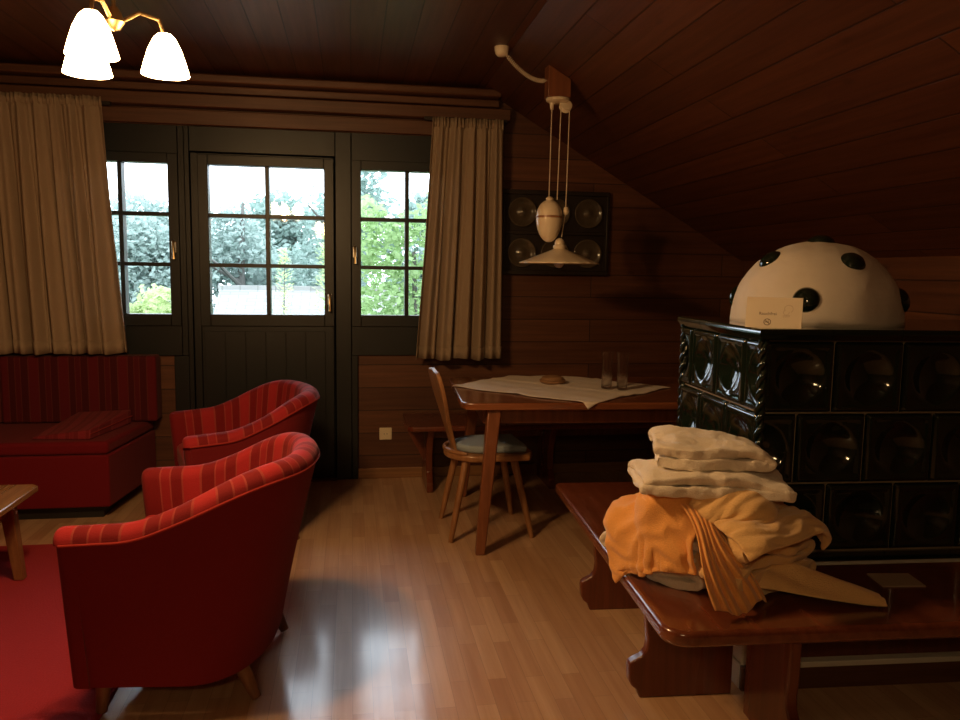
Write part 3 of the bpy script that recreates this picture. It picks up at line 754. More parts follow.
# ------------------------------------------------------------------ tub armchairs
def make_tub(label):
    root = empty('tub_armchair', (0, 0, 0), 0, label, 'armchair', 'red tub armchairs')
    NS, W2, XF, XBk = 120, 0.385, -0.38, 0.302
    def plan(s, off, k):
        # s 0..1 along the U, off = outward offset, k = 0 bottom .. 1 top (back leans out)
        a = 0.42                       # share of each straight arm
        xs = -0.05
        bx = 0.185+(XBk-0.185)*k         # x of the back centre line
        if s < a: t = s/a; return Vector((XF+(xs-XF)*t, -W2-off-0.012*k*0, 0)), Vector((0, -1, 0))
        if s > 1-a: t = (1-s)/a; return Vector((XF+(xs-XF)*t, W2+off, 0)), Vector((0, 1, 0))
        t = (s-a)/(1-2*a); th = -PI/2+PI*t
        # superellipse for a squarish tub
        c, sn = math.cos(th), math.sin(th)
        e = 0.86
        x = xs+(bx-xs+off)*(abs(c)**e); y = (W2+off)*(abs(sn)**e)*(1 if sn > 0 else -1)
        return Vector((x, y, 0)), Vector((c, sn, 0))
    def top(s):
        p, _ = plan(s, 0, 1)
        t = max(0, min(1, (p.x+0.22)/0.48)); t = t*t*(3-2*t)
        return 0.612+0.016*max(0, min(1, (p.x-XF)/0.3))+0.150*t
    th_in = 0.085
    # uniform arc length
    raw = [plan(i/400, 0, 1)[0] for i in range(401)]
    acc = [0]
    for i in range(400): acc.append(acc[-1]+(raw[i+1]-raw[i]).length)
    L = acc[-1]
    def s_at(l):
        import bisect
        i = min(399, max(0, bisect.bisect_left(acc, l)-1)); f = (l-acc[i])/max(1e-9, acc[i+1]-acc[i]); return (i+f)/400
    Ss = [s_at(L*i/NS) for i in range(NS+1)]
    def warp(v):
        x, y, z = v
        return (x+0.035*max(0, min(1, (0.60-z)/0.40))*max(0, min(1, (-0.05-x)/0.30)), y, z)
    # outer shell
    g = MB(); nz = 16
    def fo(i, j):
        s = Ss[i]; k = j/(nz-1); z = 0.112+(top(s)-0.045-0.112)*k
        off = -0.012+0.022*k*k
        p, _ = plan(s, off, k); return warp((p.x, p.y, z))
    g.grid(NS+1, nz, fo)
    # front caps of the arms and underside closed by inner return
    def fi(i, j):
        s = Ss[i]; k = j/(nz-1); z = 0.112+(top(s)-0.045-0.112)*k
        p, _ = plan(s, -0.075, k); return warp((p.x, p.y, z))
    g.grid(NS+1, nz, fi)
    for i in (0, NS):
        g.grid(2, nz, lambda a, j: fo(i, j) if a == 0 else fi(i, j))
    g.grid(NS+1, 2, lambda i, a: fo(i, 0) if a == 0 else fi(i, 0))
    g.build('outer_shell', M['red'], root, smooth=True, angle=60)
    # striped lining with the rolled top edge
    g = MB(); uvs = []; prof_n = 22
    sect = []
    for q in range(10): # roll from outer seam over the top to the inside
        a = PI*q/9
        sect.append(('roll', a))
    for q in range(1, 8): sect.append(('in', q/7))
    def fl(i, j):
        s = Ss[i]; tz = top(s)
        # soften the ends of the roll
        kind, val = sect[j]
        if kind == 'roll':
            cx = -0.032; rad = 0.046
            off = cx+math.cos(val)*rad; z = tz-0.045+math.sin(val)*0.045
            p, _ = plan(s, off, 1)
        else:
            off = -0.078-0.006*math.sin(PI*val); z = tz-0.045+(0.36-(tz-0.045))*val
            p, _ = plan(s, off, 1-0.35*val)
        return (p.x, p.y, z)
    ne = 6
    idx = []
    def fl2(ii, j):
        i = max(0, min(NS, ii-ne))
        x, y, z = fl(i, j)
        e = ne-ii if ii < ne else (ii-ne-NS if ii > ne+NS else 0)
        if e > 0:
            a = PI/2*e/ne; sh_ = 0.030
            kind, val = sect[j]
            sgn = -1 if ii < ne else 1
            yc = sgn*(W2-0.034)
            x = x - sh_*math.sin(a); y = yc+(y-yc)*(math.cos(a)*0.75+0.25 if e < ne else 0.02)
            tz = top(Ss[i]); zc = tz-0.03
            if z > zc-0.2: z = z-(1-math.cos(a))*0.030*max(0, (z-(tz-0.06))/0.06)
        return warp((x, y, z))
    tot = NS+1+2*ne
    g.grid(tot, len(sect), fl2)
    for ii in range(tot):
        for j in range(len(sect)):
            i = max(0, min(NS, ii-ne)); uvs.append((L*i/NS+0.03, j*0.03))
    g.build('striped_lining', M['redstripe'], root, smooth=True, angle=180, uvs=uvs)
    # front facing of the arms below the roll
    for sgn in (-1, 1):
        f = MB()
        f.prism([(XF+0.03, -0.028), (XF+0.03, 0.028)] + arc(XF+0.0, 0, 0.028, 90, 270, 8), 0.114, 0.575); f.v = [warp(v) for v in f.v]
        o = f.build('arm_front', M['red'], root, smooth=True, angle=50); o.location = (0, sgn*(W2-0.034), 0)
        o.scale = (1, 1.12, 1)
    pg = MB(); pg.tube([(lambda p: (p.x, p.y, top(s)-0.046))(plan(s, 0.013, 1)[0]) for s in Ss], 0.0045, 8)
    pg.build('piping', M['piping'], root, smooth=True)
    # seat deck and cushion
    def seat_poly(inset, xf):
        pts = []
        for i in range(0, NS+1, 3):
            p, _ = plan(Ss[i], -0.085-inset, 0.55); pts.append((max(p.x, xf), p.y))
        return pts
    MB().prism(seat_poly(0.0, -0.345), 0.114, 0.33).build('seat_base', M['red'], root, bevel=0.01)
    MB().prism(seat_poly(0.004, -0.40), 0.331, 0.45).build('seat_cushion', M['redstripe'], root, bevel=0.03, segs=4)
    for (x, y, dx, dy) in ((-0.30, -0.31, -0.012, 0), (-0.30, 0.31, -0.012, 0), (0.10, -0.24, 0.05, -0.0), (0.10, 0.24, 0.05, 0.0)):
        MB().tube([(x+dx, y+dy, 0.0), (x, y, 0.118)], [0.017, 0.026], 14).build('leg', M['footwood'], root, smooth=True)
    return root
tubA = make_tub('nearest red tub armchair, in the foreground with its plain side towards us')
tubA.location = (-0.435, 2.745, 0.0135); tubA.rotation_euler = (0, 0, R(-6))
tubB = copy_tree(tubA)
tubB['label'] = 'red tub armchair farther back, between the nearest armchair and the sofa'
tubB.location = (-0.50, 4.235, 0.0); tubB.rotation_euler = (0, 0, R(17))

# ------------------------------------------------------------------ sofa
sofa = empty('sofa', (-2.1, 4.5, 0), 0, 'dark red daybed sofa with striped back cushions against the window wall', 'sofa')
SX0, SX1 = -0.95, 0.77
MB().box(SX0+0.04, SX1-0.05, 0.05, 0.66, 0.0, 0.07).build('plinth', M['black'], sofa)
MB().prism([(SX0, 0), (SX1, 0), (SX1+0.085, 0.70), (SX0, 0.70)], 0.07, 0.365).build('base', M['redseat'], sofa, bevel=0.012, segs=3)
MB().prism([(SX0, 0.004), (SX1-0.004, 0.004), (SX1+0.081, 0.70), (SX0, 0.70)], 0.367, 0.44).build('mattress', M['redseat'], sofa, bevel=0.022, segs=4)
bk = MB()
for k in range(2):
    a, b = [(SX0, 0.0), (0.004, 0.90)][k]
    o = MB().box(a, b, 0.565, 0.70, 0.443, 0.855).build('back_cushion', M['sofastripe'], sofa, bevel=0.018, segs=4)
# wedge headrest
wd = empty('wedge_pillow', (-1.50, 4.8, 0.4415), 0, 'flat wedge-shaped dark red pillow on the right end of the sofa', 'pillow')
g = MB()
vs = [(-0.26, -0.20, 0), (0.06, -0.24, 0), (0.155, 0.24, 0), (-0.16, 0.24, 0), (-0.25, -0.19, 0.012), (0.06, -0.235, 0.055), (0.155, 0.24, 0.085), (-0.15, 0.24, 0.075)]
g.add(vs, [(3, 2, 1, 0), (4, 5, 6, 7), (0, 1, 5, 4), (1, 2, 6, 5), (2, 3, 7, 6), (3, 0, 4, 7)])
g.build('pillow_body', M['pillow'], wd, bevel=0.012, segs=3)
MB().tube([(0.063, -0.235, 0.03), (0.158, 0.24, 0.045)], 0.003, 6).build('seam', M['piping'], wd)

# ------------------------------------------------------------------ coffee table, rug
ct = empty('coffee_table', (-1.75, 3.18, 0.0125), 0, 'light oak coffee table at the left edge on the red carpet', 'table')
MB().prism([(-0.55, -0.50), (0.375, -0.50), (0.375, 0.47), (0.345, 0.50), (-0.55, 0.50)], 0.392, 0.418).build('tabletop', M['coffee'], ct, bevel=0.005)
for sx, sy in ((-1, -1), (-1, 1), (1, -1), (1, 1)):
    tx_, ty_ = (0.27 if sx > 0 else -0.46), sy*0.40
    l = MB(); vs = []
    for (cx, cy, z, w) in ((tx_+sx*0.02, ty_+sy*0.05, 0.0, 0.021), (tx_, ty_, 0.392, 0.028)):
        vs += [(cx-w, cy-w, z), (cx+w, cy-w, z), (cx+w, cy+w, z), (cx-w, cy+w, z)]
    l.add(vs, [(3, 2, 1, 0), (4, 5, 6, 7), (0, 1, 5, 4), (1, 2, 6, 5), (2, 3, 7, 6), (3, 0, 4, 7)])
    l.build('leg', M['coffeeleg'], ct, bevel=0.005)
MB().box(-0.45, 0.26, 0.37, 0.392, 0.30, 0.39).build('apron', M['coffeeleg'], ct, bevel=0.003)
MB().box(0.255, 0.277, -0.38, 0.38, 0.30, 0.39).build('apron', M['coffeeleg'], ct, bevel=0.003)
rug = MB().box(-3.3, -0.775, 0.9, 4.09, 0.0005, 0.012).build('carpet', M['rug'], bevel=0.004)
tag(rug, 'plain bright red carpet on the floor under the coffee table', 'carpet')

# ------------------------------------------------------------------ towels
def pbd(P, nu, nv, boxes, steps=140, iters=14, pins=None, thick=0.008, edge=None, seed=0):
    """small position based cloth solver; P is (nu,nv,3)"""
    P = P.copy(); V = np.zeros_like(P); rest = {}
    def d(a, b): return np.linalg.norm(a-b, axis=-1)
    du = d(P[1:], P[:-1]).mean(); dv = d(P[:, 1:], P[:, :-1]).mean(); dd = math.hypot(du, dv)
    def solve(A, B, r, k):
        dl = B-A; ln = np.linalg.norm(dl, axis=-1, keepdims=True)+1e-9
        c = dl*(0.5*k*(ln-r)/ln); A += c; B -= c
    dt = 1/60
    for st in range(steps):
        V *= 0.97; V[..., 2] -= 9.8*dt
        Q = P.copy(); P = P+np.clip(V*dt, -0.02, 0.02)
        for _ in range(iters):
            for o in (0, 1):
                a = P[o:-1:2]; b = P[o+1::2]; n = min(len(a), len(b)); solve(a[:n], b[:n], du, 1)
                a = P[:, o:-1:2]; b = P[:, o+1::2]; n = min(a.shape[1], b.shape[1]); solve(a[:, :n], b[:, :n], dv, 1)
            for o in (0, 1):
                a = P[o:-1:2, :-1]; b = P[o+1::2, 1:]; n = min(len(a), len(b)); solve(a[:n], b[:n], dd, .6)
                a = P[o:-1:2, 1:]; b = P[o+1::2, :-1]; n = min(len(a), len(b)); solve(a[:n], b[:n], dd, .6)
            for (c, h, rad, M3) in boxes:
                q = (P-c) @ M3          # to local
                cc = np.clip(q, -h, h); v = q-cc; ln = np.linalg.norm(v, axis=-1)
                hit = ln < rad+thick
                ins = ln < 1e-6
                v[ins] = (0, 0, 1); ln2 = np.where(ins, 1.0, ln)
                cc2 = cc.copy(); cc2[ins, 2] = h[2]
                tgt = cc2+v/ln2[..., None]*(rad+thick)
                q = np.where(hit[..., None], tgt, q); P = q @ M3.T+c
            z = P[..., 2]
            # bench top, in stove axes
            ux = (P[..., 0]-OX)*math.cos(-SA)-(P[..., 1]-OY)*math.sin(-SA); vy = (P[..., 0]-OX)*math.sin(-SA)+(P[..., 1]-OY)*math.cos(-SA)
            on = (ux > -0.50) & (vy > -0.48) & (z > BT-0.06)
            P[..., 2] = np.where(on & (z < BT+thick), BT+thick, P[..., 2])
            # keep off the stove
            inside = (ux > -0.085) & (vy > -0.035)
            du_, dv_ = ux+0.085, vy+0.035
            pu_ = inside & (du_ < dv_); pv_ = inside & ~pu_
            mvx = np.where(pu_, -du_, 0); mvy = np.where(pv_, -dv_, 0)
            P[..., 0] += mvx*math.cos(SA)-mvy*math.sin(SA); P[..., 1] += mvx*math.sin(SA)+mvy*math.cos(SA)
            if pins is not None: pins(P)
        # friction on contact
        con = P[..., 2] < BT+thick+0.004
        for (c, h, rad, M3) in boxes:
            q = (P-c) @ M3; cc = np.clip(q, -h, h); con |= np.linalg.norm(q-cc, axis=-1) < rad+thick+0.004
        P = np.where(con[..., None], Q+(P-Q)*np.array((0.25, 0.25, 0.8)), P)
        V = (P-Q)/dt
    return P
def rbox(cx, cy, cz, hx, hy, hz, rad, rz=0.0, ry=0.0):
    Mx = (Matrix.Rotation(rz, 3, 'Z') @ Matrix.Rotation(ry, 3, 'Y'))
    return (np.array((cx, cy, cz)), np.array((hx, hy, hz)), rad, np.array(Mx))
def sheet_obj(P, name, mat, parent, thick=0.008, lv=1, fold=0.009):
    nu, nv, _ = P.shape
    gu = np.gradient(P, axis=0); gv = np.gradient(P, axis=1); nr = np.cross(gu, gv); nr /= np.linalg.norm(nr, axis=-1, keepdims=True)+1e-9
    if nr[nu//2, nv//2, 2] < 0: nr = -nr
    A, B = np.meshgrid(np.linspace(0, 1, nu), np.linspace(0, 1, nv), indexing='ij')
    w = np.sin(B*24+3*np.sin(A*4.2+lv)+A*7)*0.5+np.sin(A*17-B*9+2*np.sin(B*6))*0.3+np.sin(B*47+A*21+3*np.sin(A*7))*0.2
    w = 1-np.abs(w)**0.7*1.6; w = np.clip(w, -0.6, 1)
    P = P+nr*(fold*(w+0.6))[..., None]
    g = MB(); g.grid(nu, nv, lambda i, j: tuple(P[i, j])); o = g.build(name, mat, parent, smooth=True, angle=180)
    md = o.modifiers.new('s', 'SOLIDIFY'); md.thickness = thick; md.offset = 0
    sub(o, lv)
    return o
def towel_stack(name, parent, mat, loc, rz, Lx, Ly, n, t, seed, sag=0.0, taper=0.0, wob_=1.0, tilt=(0, 0)):
    """folded towel: a serpentine profile in x-z swept along y, with lumpy noise"""
    rnd = random.Random(seed)
    path = []
    z = t*0.5
    for k in range(n):
        ext = Lx/2*(1-0.10*rnd.random())
        xs = [(-ext, ext)[0]+(2*ext)*q/14 for q in range(15)]
        if k % 2: xs = xs[::-1]
        for x in xs: path.append((x, z))
        if k < n-1:
            e = xs[-1]; sg = 1 if e > 0 else -1
            for a in (-50, 0, 50): path.append((e+sg*t*0.75*math.cos(R(a)), z+t*0.62+t*0.62*math.sin(R(a))))
        z += t*1.24
    ny = 26; g = MB()
    def fn(i, j):
        x, zz = path[i]; v = j/(ny-1)-0.5; y = v*Ly
        nx = noise.noise(Vector((x*6, y*6, zz*8+seed*3.1))); nz_ = noise.noise(Vector((x*7+5, y*7, zz*5+seed*1.7))); n3 = noise.noise(Vector((x*19, y*19, zz*9+seed)))
        ed = max(0, abs(v)*2-0.7)/0.3
        x2 = x*(1-taper*(v+0.5))+nx*0.035*wob_; y2 = y+nz_*0.03*wob_-math.copysign(ed*0.01, y)
        z2 = zz+(nz_*0.018+n3*0.007)*wob_*min(1, zz/(t))
        z2 -= sag*((x/(Lx/2))**2+(2*v)**2)*min(1, zz/(n*t))
        z2 += tilt[0]*x+tilt[1]*y
        return (x2, y2, max(z2, t*0.3) if tilt == (0, 0) else z2)
    g.grid(len(path), ny, fn)
    o = g.build(name, mat, parent, smooth=True, angle=180)
    o.location = loc; o.rotation_euler = (0, 0, rz)
    md = o.modifiers.new('s', 'SOLIDIFY'); md.thickness = t*0.82; md.offset = 0
    sub(o, 2)
    tx = bpy.data.textures.new(name, 'CLOUDS'); tx.noise_scale = 0.05
    d_ = o.modifiers.new('d', 'DISPLACE'); d_.texture = tx; d_.strength = 0.017; d_.mid_level = 0.5; d_.texture_coords = 'LOCAL'
    return o
Z0 = BT+0.004
GT = 'crumpled towels heaped on the stove bench corner'
# bottom cream towel
t1 = towel_stack('folded_towel', None, M['towelw'], (1.045, 2.335, Z0), R(-62), 0.36, 0.27, 4, 0.036, 2, sag=0.02, wob_=1.5)
tag(t1, 'cream towel folded thick, lowest on the left of the heap', 'towel', GT)
# lower right towel, orange yellow lobes
t2 = towel_stack('folded_towel', None, M['towely'], (1.212, 2.128, Z0), R(24), 0.31, 0.20, 5, 0.036, 9, sag=0.012, wob_=1.4)
tag(t2, 'pale orange towel folded thick, right side of the heap against the stove', 'towel', GT)
# trailing towel tongue
nu, nv = 60, 26
def tongue(i, j):
    t = i/(nu-1); s_ = j/(nv-1)-0.5
    base = S(-0.24, -0.17)*(1-t)+S(0.185, -0.350)*t
    w = 0.26*(1-t)+0.070*t
    dr_ = Vector((math.sin(R(8)), math.cos(R(8)), 0))
    p = base+dr_*s_*w
    z = Z0+0.004+(0.10*(1-t)**1.6)*(1-(2*s_)**2*0.55)+0.035*math.sin(PI*t)*(1-(2*s_)**2)+0.010*math.sin(s_*14+t*5)*(1-t*0.6)+0.012*(1-abs(2*s_))
    return (p.x+0.01*math.sin(t*9), p.y, max(z, Z0+0.004))
g = MB().grid(nu, nv, tongue); tg = g.build('towel', M['towely'], smooth=True, angle=180)
md = tg.modifiers.new('s', 'SOLIDIFY'); md.thickness = 0.008; md.offset = 1; sub(tg, 1)
tag(tg, 'pale orange towel trailing in a tapering tongue along the bench', 'towel', GT)
# middle filler towel under the orange one
t3 = towel_stack('folded_towel', None, M['towelw'], (1.105, 2.245, Z0+0.185), R(-35), 0.34, 0.28, 2, 0.030, 14, sag=0.03, wob_=1.2)
tag(t3, 'cream towel folded in the middle, mostly under the orange towel', 'towel', GT)
boxes = [rbox(1.045, 2.335, 0.535, 0.10, 0.10, 0.04, 0.07, R(-62)), rbox(1.195, 2.11, 0.55, 0.11, 0.06, 0.05, 0.06, R(24)),
         rbox(1.105, 2.245, 0.665, 0.12, 0.09, 0.02, 0.05, R(-35))]
def sim_sheet(cx, cy, z, lx, ly, ang, n1, n2, seed, wr=0.0, **kw):
    rng = np.random.RandomState(seed)
    A = np.zeros((n1, n2, 3)); ca, sa = math.cos(ang), math.sin(ang)
    for i in range(n1):
        for j in range(n2):
            a = (i/(n1-1)-0.5)*lx; b = (j/(n2-1)-0.5)*ly
            zz = z+wr*math.sin(a*60+2.0*math.sin(b*9+seed))+wr*0.6*math.sin(b*45+a*20+seed)
            A[i, j] = (cx+a*ca-b*sa, cy+a*sa+b*ca, zz+rng.uniform(-.002, .002))
    return pbd(A, n1, n2, boxes, **kw)
# orange towel draped from the middle over the left side; sheet axis a runs left-front
O1 = sim_sheet(1.01, 2.285, 0.80, 0.32, 0.39, R(-50), 60, 54, 3, wr=0.012, steps=120, thick=0.018)
o1 = sheet_obj(O1, 'towel', M['towelo'], None, 0.011)
tag(o1, 'bright orange towel draped over the left and middle of the heap', 'towel', GT)
O2 = sim_sheet(1.20, 2.13, 0.82, 0.34, 0.25, R(24), 50, 40, 8, wr=0.014, steps=120, thick=0.030)
o2 = sheet_obj(O2, 'towel', M['towely'], None, 0.013)
tag(o2, 'tan orange towel slumped over the right front of the heap', 'towel', GT)
# pleated edge of the orange towel hanging down the front
nu, nv = 90, 24
def fan(i, j):
    u = i/(nu-1); t = j/(nv-1)
    a = Vector((1.005, 2.130, 0.725)); b = Vector((1.030, 1.990, 0.640)); c = Vector((1.090, 1.955, Z0+0.006))
    p = a*(1-t)**2+b*2*t*(1-t)+c*t*t
    wdt = 0.065+0.095*t; s_ = u-0.5
    sd_ = Vector((0.93, 0.36, 0)).normalized()
    zig = abs(((u*6+0.12*math.sin(t*5)) % 1)*2-1)
    p += sd_*s_*wdt*1.25; p += Vector((-0.45, -0.85, 0.1))*(zig*0.018*(0.5+t*0.6)) + Vector((0, 0.02, 0))*(2*s_)**2
    p += Vector((1, 0.4, 0))*0.012*math.sin(t*6+u*2.5); p.z += 0.014*math.sin(u*9+1)*t*(1 if t < 0.98 else 1)+0.01*t*zig
    p.z = max(p.z, Z0+0.005)
    return tuple(p)
g = MB().grid(nu, nv, fan); fo_ = g.build('towel', M['towelo'], smooth=True, angle=180)
md = fo_.modifiers.new('s', 'SOLIDIFY'); md.thickness = 0.005; md.offset = 0; sub(fo_, 1)
tag(fo_, 'orange towel with its edge hanging in narrow pleats down the front of the heap', 'towel', GT)
# top cream towels
t4 = towel_stack('folded_towel', None, M['towelw'], (1.085, 2.225, 0.752), R(-14), 0.42, 0.28, 2, 0.038, 21, sag=0.030, wob_=1.3)
tag(t4, 'cream towel folded wide, second from the top of the heap', 'towel', GT)
t5 = towel_stack('folded_towel', None, M['towelw'], (1.085, 2.245, 0.825), R(-20), 0.31, 0.24, 2, 0.040, 33, sag=0.026, wob_=1.6)
tag(t5, 'cream towel rolled up on the very top of the heap', 'towel', GT)

# ------------------------------------------------------------------ glowing ceiling lamp (upper left)
GX, GY, GZ = -0.647, 2.39, 2.00
lamp = empty('hanging_lamp', (GX, GY, GZ), 0, 'glowing three-light ceiling lamp at the upper left, washing the ceiling orange', 'lamp')
MB().tube([(0, 0, 0.10), (0, 0, 0.57)], 0.006, 10).build('stem', M['lampmetal'], lamp, smooth=True)
MB().lathe([(0, 0.565), (0.05, 0.57), (0.06, 0.59), (0.062, 0.5995), (0, 0.5995)], 28).build('ceiling_rose', M['lampmetal'], lamp, smooth=True)
MB().lathe([(0, 0.05), (0.015, 0.055), (0.028, 0.075), (0.02, 0.10), (0.01, 0.115), (0, 0.115)], 24).build('hub', M['lampmetal'], lamp, smooth=True)
for k in range(3):
    a = R(20+120*k); cx, cy = 0.13*math.cos(a), 0.13*math.sin(a)
    MB().tube([(0.02*math.cos(a), 0.02*math.sin(a), 0.08), (cx*0.5, cy*0.5, 0.11), (cx*0.9, cy*0.9, 0.10), (cx, cy, 0.06)], 0.006, 8).build('arm', M['lampmetal'], lamp, smooth=True)
    s_ = MB().lathe([(0.018, 0.062), (0.03, 0.05), (0.045, 0.02), (0.058, -0.02), (0.066, -0.05), (0.064, -0.05), (0.055, -0.02), (0.042, 0.02), (0.028, 0.046), (0.018, 0.056)], 28)
    so = s_.build('glass_shade', M['lampglass'], lamp, smooth=True, angle=180); so.location = (cx, cy, 0)
    ld = bpy.data.lights.new('bulb', 'POINT'); ld.energy = 21.0; ld.color = (1.0, 0.52, 0.20); ld.shadow_soft_size = 0.035
    lo = bpy.data.objects.new('bulb', ld); COL.objects.link(lo); lo.parent = lamp; lo.location = (cx, cy, -0.075)

lamp2 = copy_tree(lamp)
lamp2['label'] = 'second glowing three-light ceiling lamp, hanging behind the viewpoint'
lamp2.location = (-0.35, -0.75, GZ)
for c in lamp2.children:
    if c.type == 'LIGHT': c.data = c.data.copy(); c.data.energy = 2.6

# ------------------------------------------------------------------ outside
tt = NT('shingle roof')
s_ = tt.sep(tt.obj())
br = tt.n('ShaderNodeTexBrick'); tt.l(tt.comb(s_[0], s_[1], 0.0), br.inputs['Vector'])
br.inputs['Scale'].default_value = 1.0; br.inputs['Brick Width'].default_value = 0.22; br.inputs['Row Height'].default_value = 0.085; br.inputs['Mortar Size'].default_value = 0.006
br.inputs['Color1'].default_value = (0.20, 0.21, 0.20, 1); br.inputs['Color2'].default_value = (0.26, 0.27, 0.26, 1); br.inputs['Mortar'].default_value = (0.14, 0.15, 0.14, 1)
tt.bsdf(br.outputs['Color'], 0.7)
M['roof'] = tt.m
gr = MB().box(-14, 14, YB+0.6, 40, -2.75, -2.6).build('ground', M['grass']); struct(gr)
shed = empty('shed', (-0.52, 10.4, -2.6), 0, 'outbuilding with a pale shingled roof seen below the door window', 'building')
rf = MB().box(-1.13, 1.13, -2.0, 0, 0, 0.06).build('roof', M['roof'], shed); rf.location = (0, 0, 3.70); rf.rotation_euler = (R(28), 0, 0)
rf2 = MB().box(-1.13, 1.13, 0, 2.0, 0, 0.06).build('roof', M['roof'], shed); rf2.location = (0, 0, 3.70); rf2.rotation_euler = (R(-28), 0, 0)
MB().box(-1.0, 1.0, -1.6, 1.6, 0, 2.78).build('wall', M['plaster'], shed)
MB().box(-1.15, 1.15, -0.06, 0.06, 3.735, 3.79).build('ridge', M['roof'], shed)

def foliage(name, mat, parent, blobs, n, size, seed, loc=(0, 0, 0)):
    """many leaf quads scattered through ellipsoid clumps"""
    rnd = random.Random(seed); vs = []; fs = []
    tot = sum(b[3]*b[4]*b[5] for b in blobs)
    for (cx, cy, cz, rx, ry, rz) in blobs:
        k = int(n*rx*ry*rz/tot)
        for _ in range(k):
            while True:
                p = Vector((rnd.uniform(-1, 1), rnd.uniform(-1, 1), rnd.uniform(-1, 1)))
                if 0.35 < p.length < 1: break
            p = p*(0.75+0.35*noise.noise(p*2.2+Vector((cx, cy, cz))))
            c = Vector((cx+p.x*rx, cy+p.y*ry, cz+p.z*rz))
            a = Vector((rnd.gauss(0, 1), rnd.gauss(0, 1), rnd.gauss(0, 0.6))).normalized()
            b = a.cross(Vector((rnd.gauss(0, 1), rnd.gauss(0, 1), rnd.gauss(0, 1)))).normalized()
            s1 = size*rnd.uniform(0.6, 1.3); s2 = s1*0.55; i = len(vs)
            vs += [tuple(c-a*s1), tuple(c-b*s2), tuple(c+a*s1), tuple(c+b*s2)]; fs.append((i, i+1, i+2, i+3))
    g = MB(); g.add(vs, fs); o = g.build(name, mat, parent, fix=False); o.location = loc
    return o
def tree(name, x, y, htop, rx, label, mat, seed, n=15000, size=0.07, zlow=0.5, cat='tree', group='trees beyond the windows'):
    g0 = -2.6
    root = empty(name, (x, y, g0), 0, label, cat, group)
    rnd = random.Random(seed); H = htop-g0
    trk = MB().tube([(0, 0, 0), (0.05, 0.03, H*0.3), (-0.04, 0, H*0.6), (0.02, 0, H*0.85)], [0.16, 0.12, 0.08, 0.03], 10)
    for q in range(6):
        a = rnd.uniform(0, 2*PI); z = H*rnd.uniform(0.35, 0.7)
        trk.tube([(0, 0, z), (rx*0.35*math.cos(a), rx*0.35*math.sin(a), z+H*0.08), (rx*0.7*math.cos(a), rx*0.7*math.sin(a), z+H*0.13)], [0.05, 0.03, 0.012], 6)
    trk.build('trunk', M['bark'], root, smooth=True)
    blobs = []
    for q in range(20):
        a = rnd.uniform(0, 2*PI); rr = rx*rnd.uniform(0.1, 0.68); t = rnd.uniform(0, 1)
        z = g0*0+H*zlow+(H*(1-zlow)-rx*0.3)*t
        wd_ = (1-0.55*t)
        s = rx*rnd.uniform(0.34, 0.52)*(1.1-0.4*t)
        blobs.append((rr*wd_*math.cos(a), rr*wd_*math.sin(a), z, s, s, s*0.85))
    foliage('crown', mat, root, blobs, int(n*1.35), size, seed)
    return root
LM1 = leaf_mat('haze tinted blue green leaves', (0.24, 0.34, 0.31), (0.33, 0.44, 0.40))  # pale, even bluish cast of haze is put into the leaf colour
LM2 = leaf_mat('haze paled grey green leaves', (0.29, 0.38, 0.36), (0.40, 0.50, 0.46))  # leaf colour lightened further to stand in for haze
LM3 = leaf_mat('fresh green leaves', (0.25, 0.40, 0.17), (0.46, 0.62, 0.33))
LM4 = leaf_mat('yellow green leaves', (0.42, 0.54, 0.27), (0.62, 0.72, 0.42))
tree('leafy_tree', -4.3, 16.0, 2.75, 2.4, 'rounded grey-green tree filling the middle of the left window', LM2, 11, zlow=0.35)
tree('leafy_tree', -2.3, 17.5, 3.75, 2.7, 'hazy grey-green tree behind the upper left panes of the door', LM2, 12, zlow=0.3)
tree('leafy_tree', -0.1, 14.5, 3.9, 2.1, 'taller blue-green tree rising behind the right panes of the door', LM1, 13, zlow=0.25)
tree('leafy_tree', -7.2, 18.0, 2.5, 2.4, 'low grey-green tree at the left edge of the left window', LM2, 17, zlow=0.35)
tree('leafy_tree', 1.6, 13.5, 3.3, 1.9, 'blue-green tree behind the hedge in the right window', LM1, 14, zlow=0.25)
tree('leafy_tree', -1.6, 23.0, 4.3, 3.4, 'farthest dark tree of the wood, seen just above the shed roof', LM1, 15, n=16000, size=0.10, zlow=0.25)
tree('leafy_tree', -6.0, 24.0, 4.0, 3.4, 'hazy far tree showing between the two nearer trees at the left', LM2, 16, n=16000, size=0.10, zlow=0.25)
bl = [(0.15*i-0.6+0.1*math.sin(i*3), 0.15*math.cos(i*2), 1.1+0.42*k+0.1*math.sin(i+k), 0.28, 0.28, 0.30) for i in range(9) for k in range(9)]
hd = empty('tall_hedge', (0.62, 7.9, -2.6), 0, 'bright green tall hedge filling the right window', 'hedge')
foliage('hedge_leaves', LM3, hd, bl, 11000, 0.042, 21)
MB().tube([(0, 0, 0), (0.05, 0, 2.0), (0.0, 0, 4.2)], [0.06, 0.04, 0.02], 8).build('stem', M['bark'], hd, smooth=True)
b2 = empty('flowering_shrub', (-2.12, 8.3, -2.6), 0, 'pale yellow-green shrub low in the left window', 'shrub')
foliage('shrub_leaves', LM4, b2, [(0.17*i-0.6, 0.1*math.sin(i*2), 3.44+0.12*math.sin(i*1.7), 0.28, 0.3, 0.40) for i in range(7)] + [(0, 0, 2.5, 0.9, 0.4, 0.5)], 5200, 0.045, 22)
MB().tube([(0, 0, 0), (0.05, 0, 1.5), (0.0, 0, 3.0)], [0.05, 0.04, 0.02], 8).build('stem', M['bark'], b2, smooth=True)
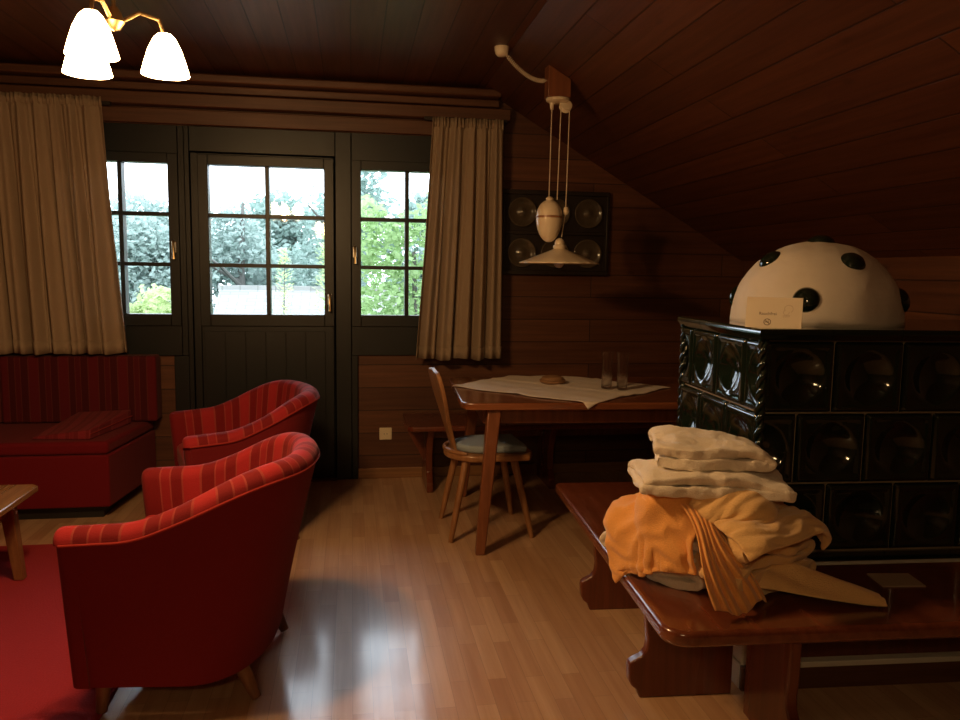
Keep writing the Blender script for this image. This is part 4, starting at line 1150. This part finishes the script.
def sprig(x, y, ztop, zlow, w, seed, label, n=260, mat=LM4):
    root = empty('young_sapling', (x, y, -2.6), 0, label, 'plant')
    H = ztop+2.6
    MB().tube([(0, 0, 0), (0.02, 0, H*0.5), (-0.01, 0.0, H*0.8), (0.01, 0, H)], [0.02, 0.014, 0.008, 0.003], 8).build('stem', M['bark'], root, smooth=True)
    rnd = random.Random(seed); vs = []; fs = []
    for k in range(n):
        t = rnd.random(); z = (zlow+2.6)+(ztop-zlow)*t; a = rnd.uniform(0, 2*PI); r = w*(1-0.75*t)*rnd.uniform(0.1, 1)
        c = Vector((r*math.cos(a), r*math.sin(a), z)); dr_ = Vector((math.cos(a), math.sin(a), 0.5)).normalized(); sd_ = dr_.cross(Vector((0, 0, 1))).normalized()
        s1, i = rnd.uniform(0.03, 0.06), len(vs)
        vs += [tuple(c), tuple(c+dr_*s1*0.5-sd_*s1*0.28), tuple(c+dr_*s1), tuple(c+dr_*s1*0.5+sd_*s1*0.28)]; fs.append((i, i+1, i+2, i+3))
    g = MB(); g.add(vs, fs); g.build('leaves', mat, root, fix=False)
sprig(-0.66, 8.0, 1.60, 0.6, 0.16, 31, 'slender yellow-green sapling in front of the pale shingled roof', 420)
sprig(-0.24, 7.6, 1.75, 0.6, 0.20, 32, 'bushy yellow-green sapling at the right edge of the door window', 700)

# ------------------------------------------------------------------ world and output
w = bpy.data.worlds.new('overcast'); SC.world = w; w.use_nodes = True
nt = w.node_tree; nt.nodes.clear()
ow = nt.nodes.new('ShaderNodeOutputWorld'); bg = nt.nodes.new('ShaderNodeBackground')
bg.inputs[0].default_value = (0.80, 0.90, 1.0, 1); bg.inputs[1].default_value = 6.3
nt.links.new(bg.outputs[0], ow.inputs[0])
SC.view_settings.view_transform = 'Standard'; SC.view_settings.look = 'None'
SC.view_settings.gamma = 1.0; SC.view_settings.exposure = 0.0; SC.view_settings.use_curve_mapping = False
SC.cycles.max_bounces = 8; SC.cycles.transparent_max_bounces = 16; SC.cycles.sample_clamp_indirect = 4.0
SC.cycles.caustics_refractive = False
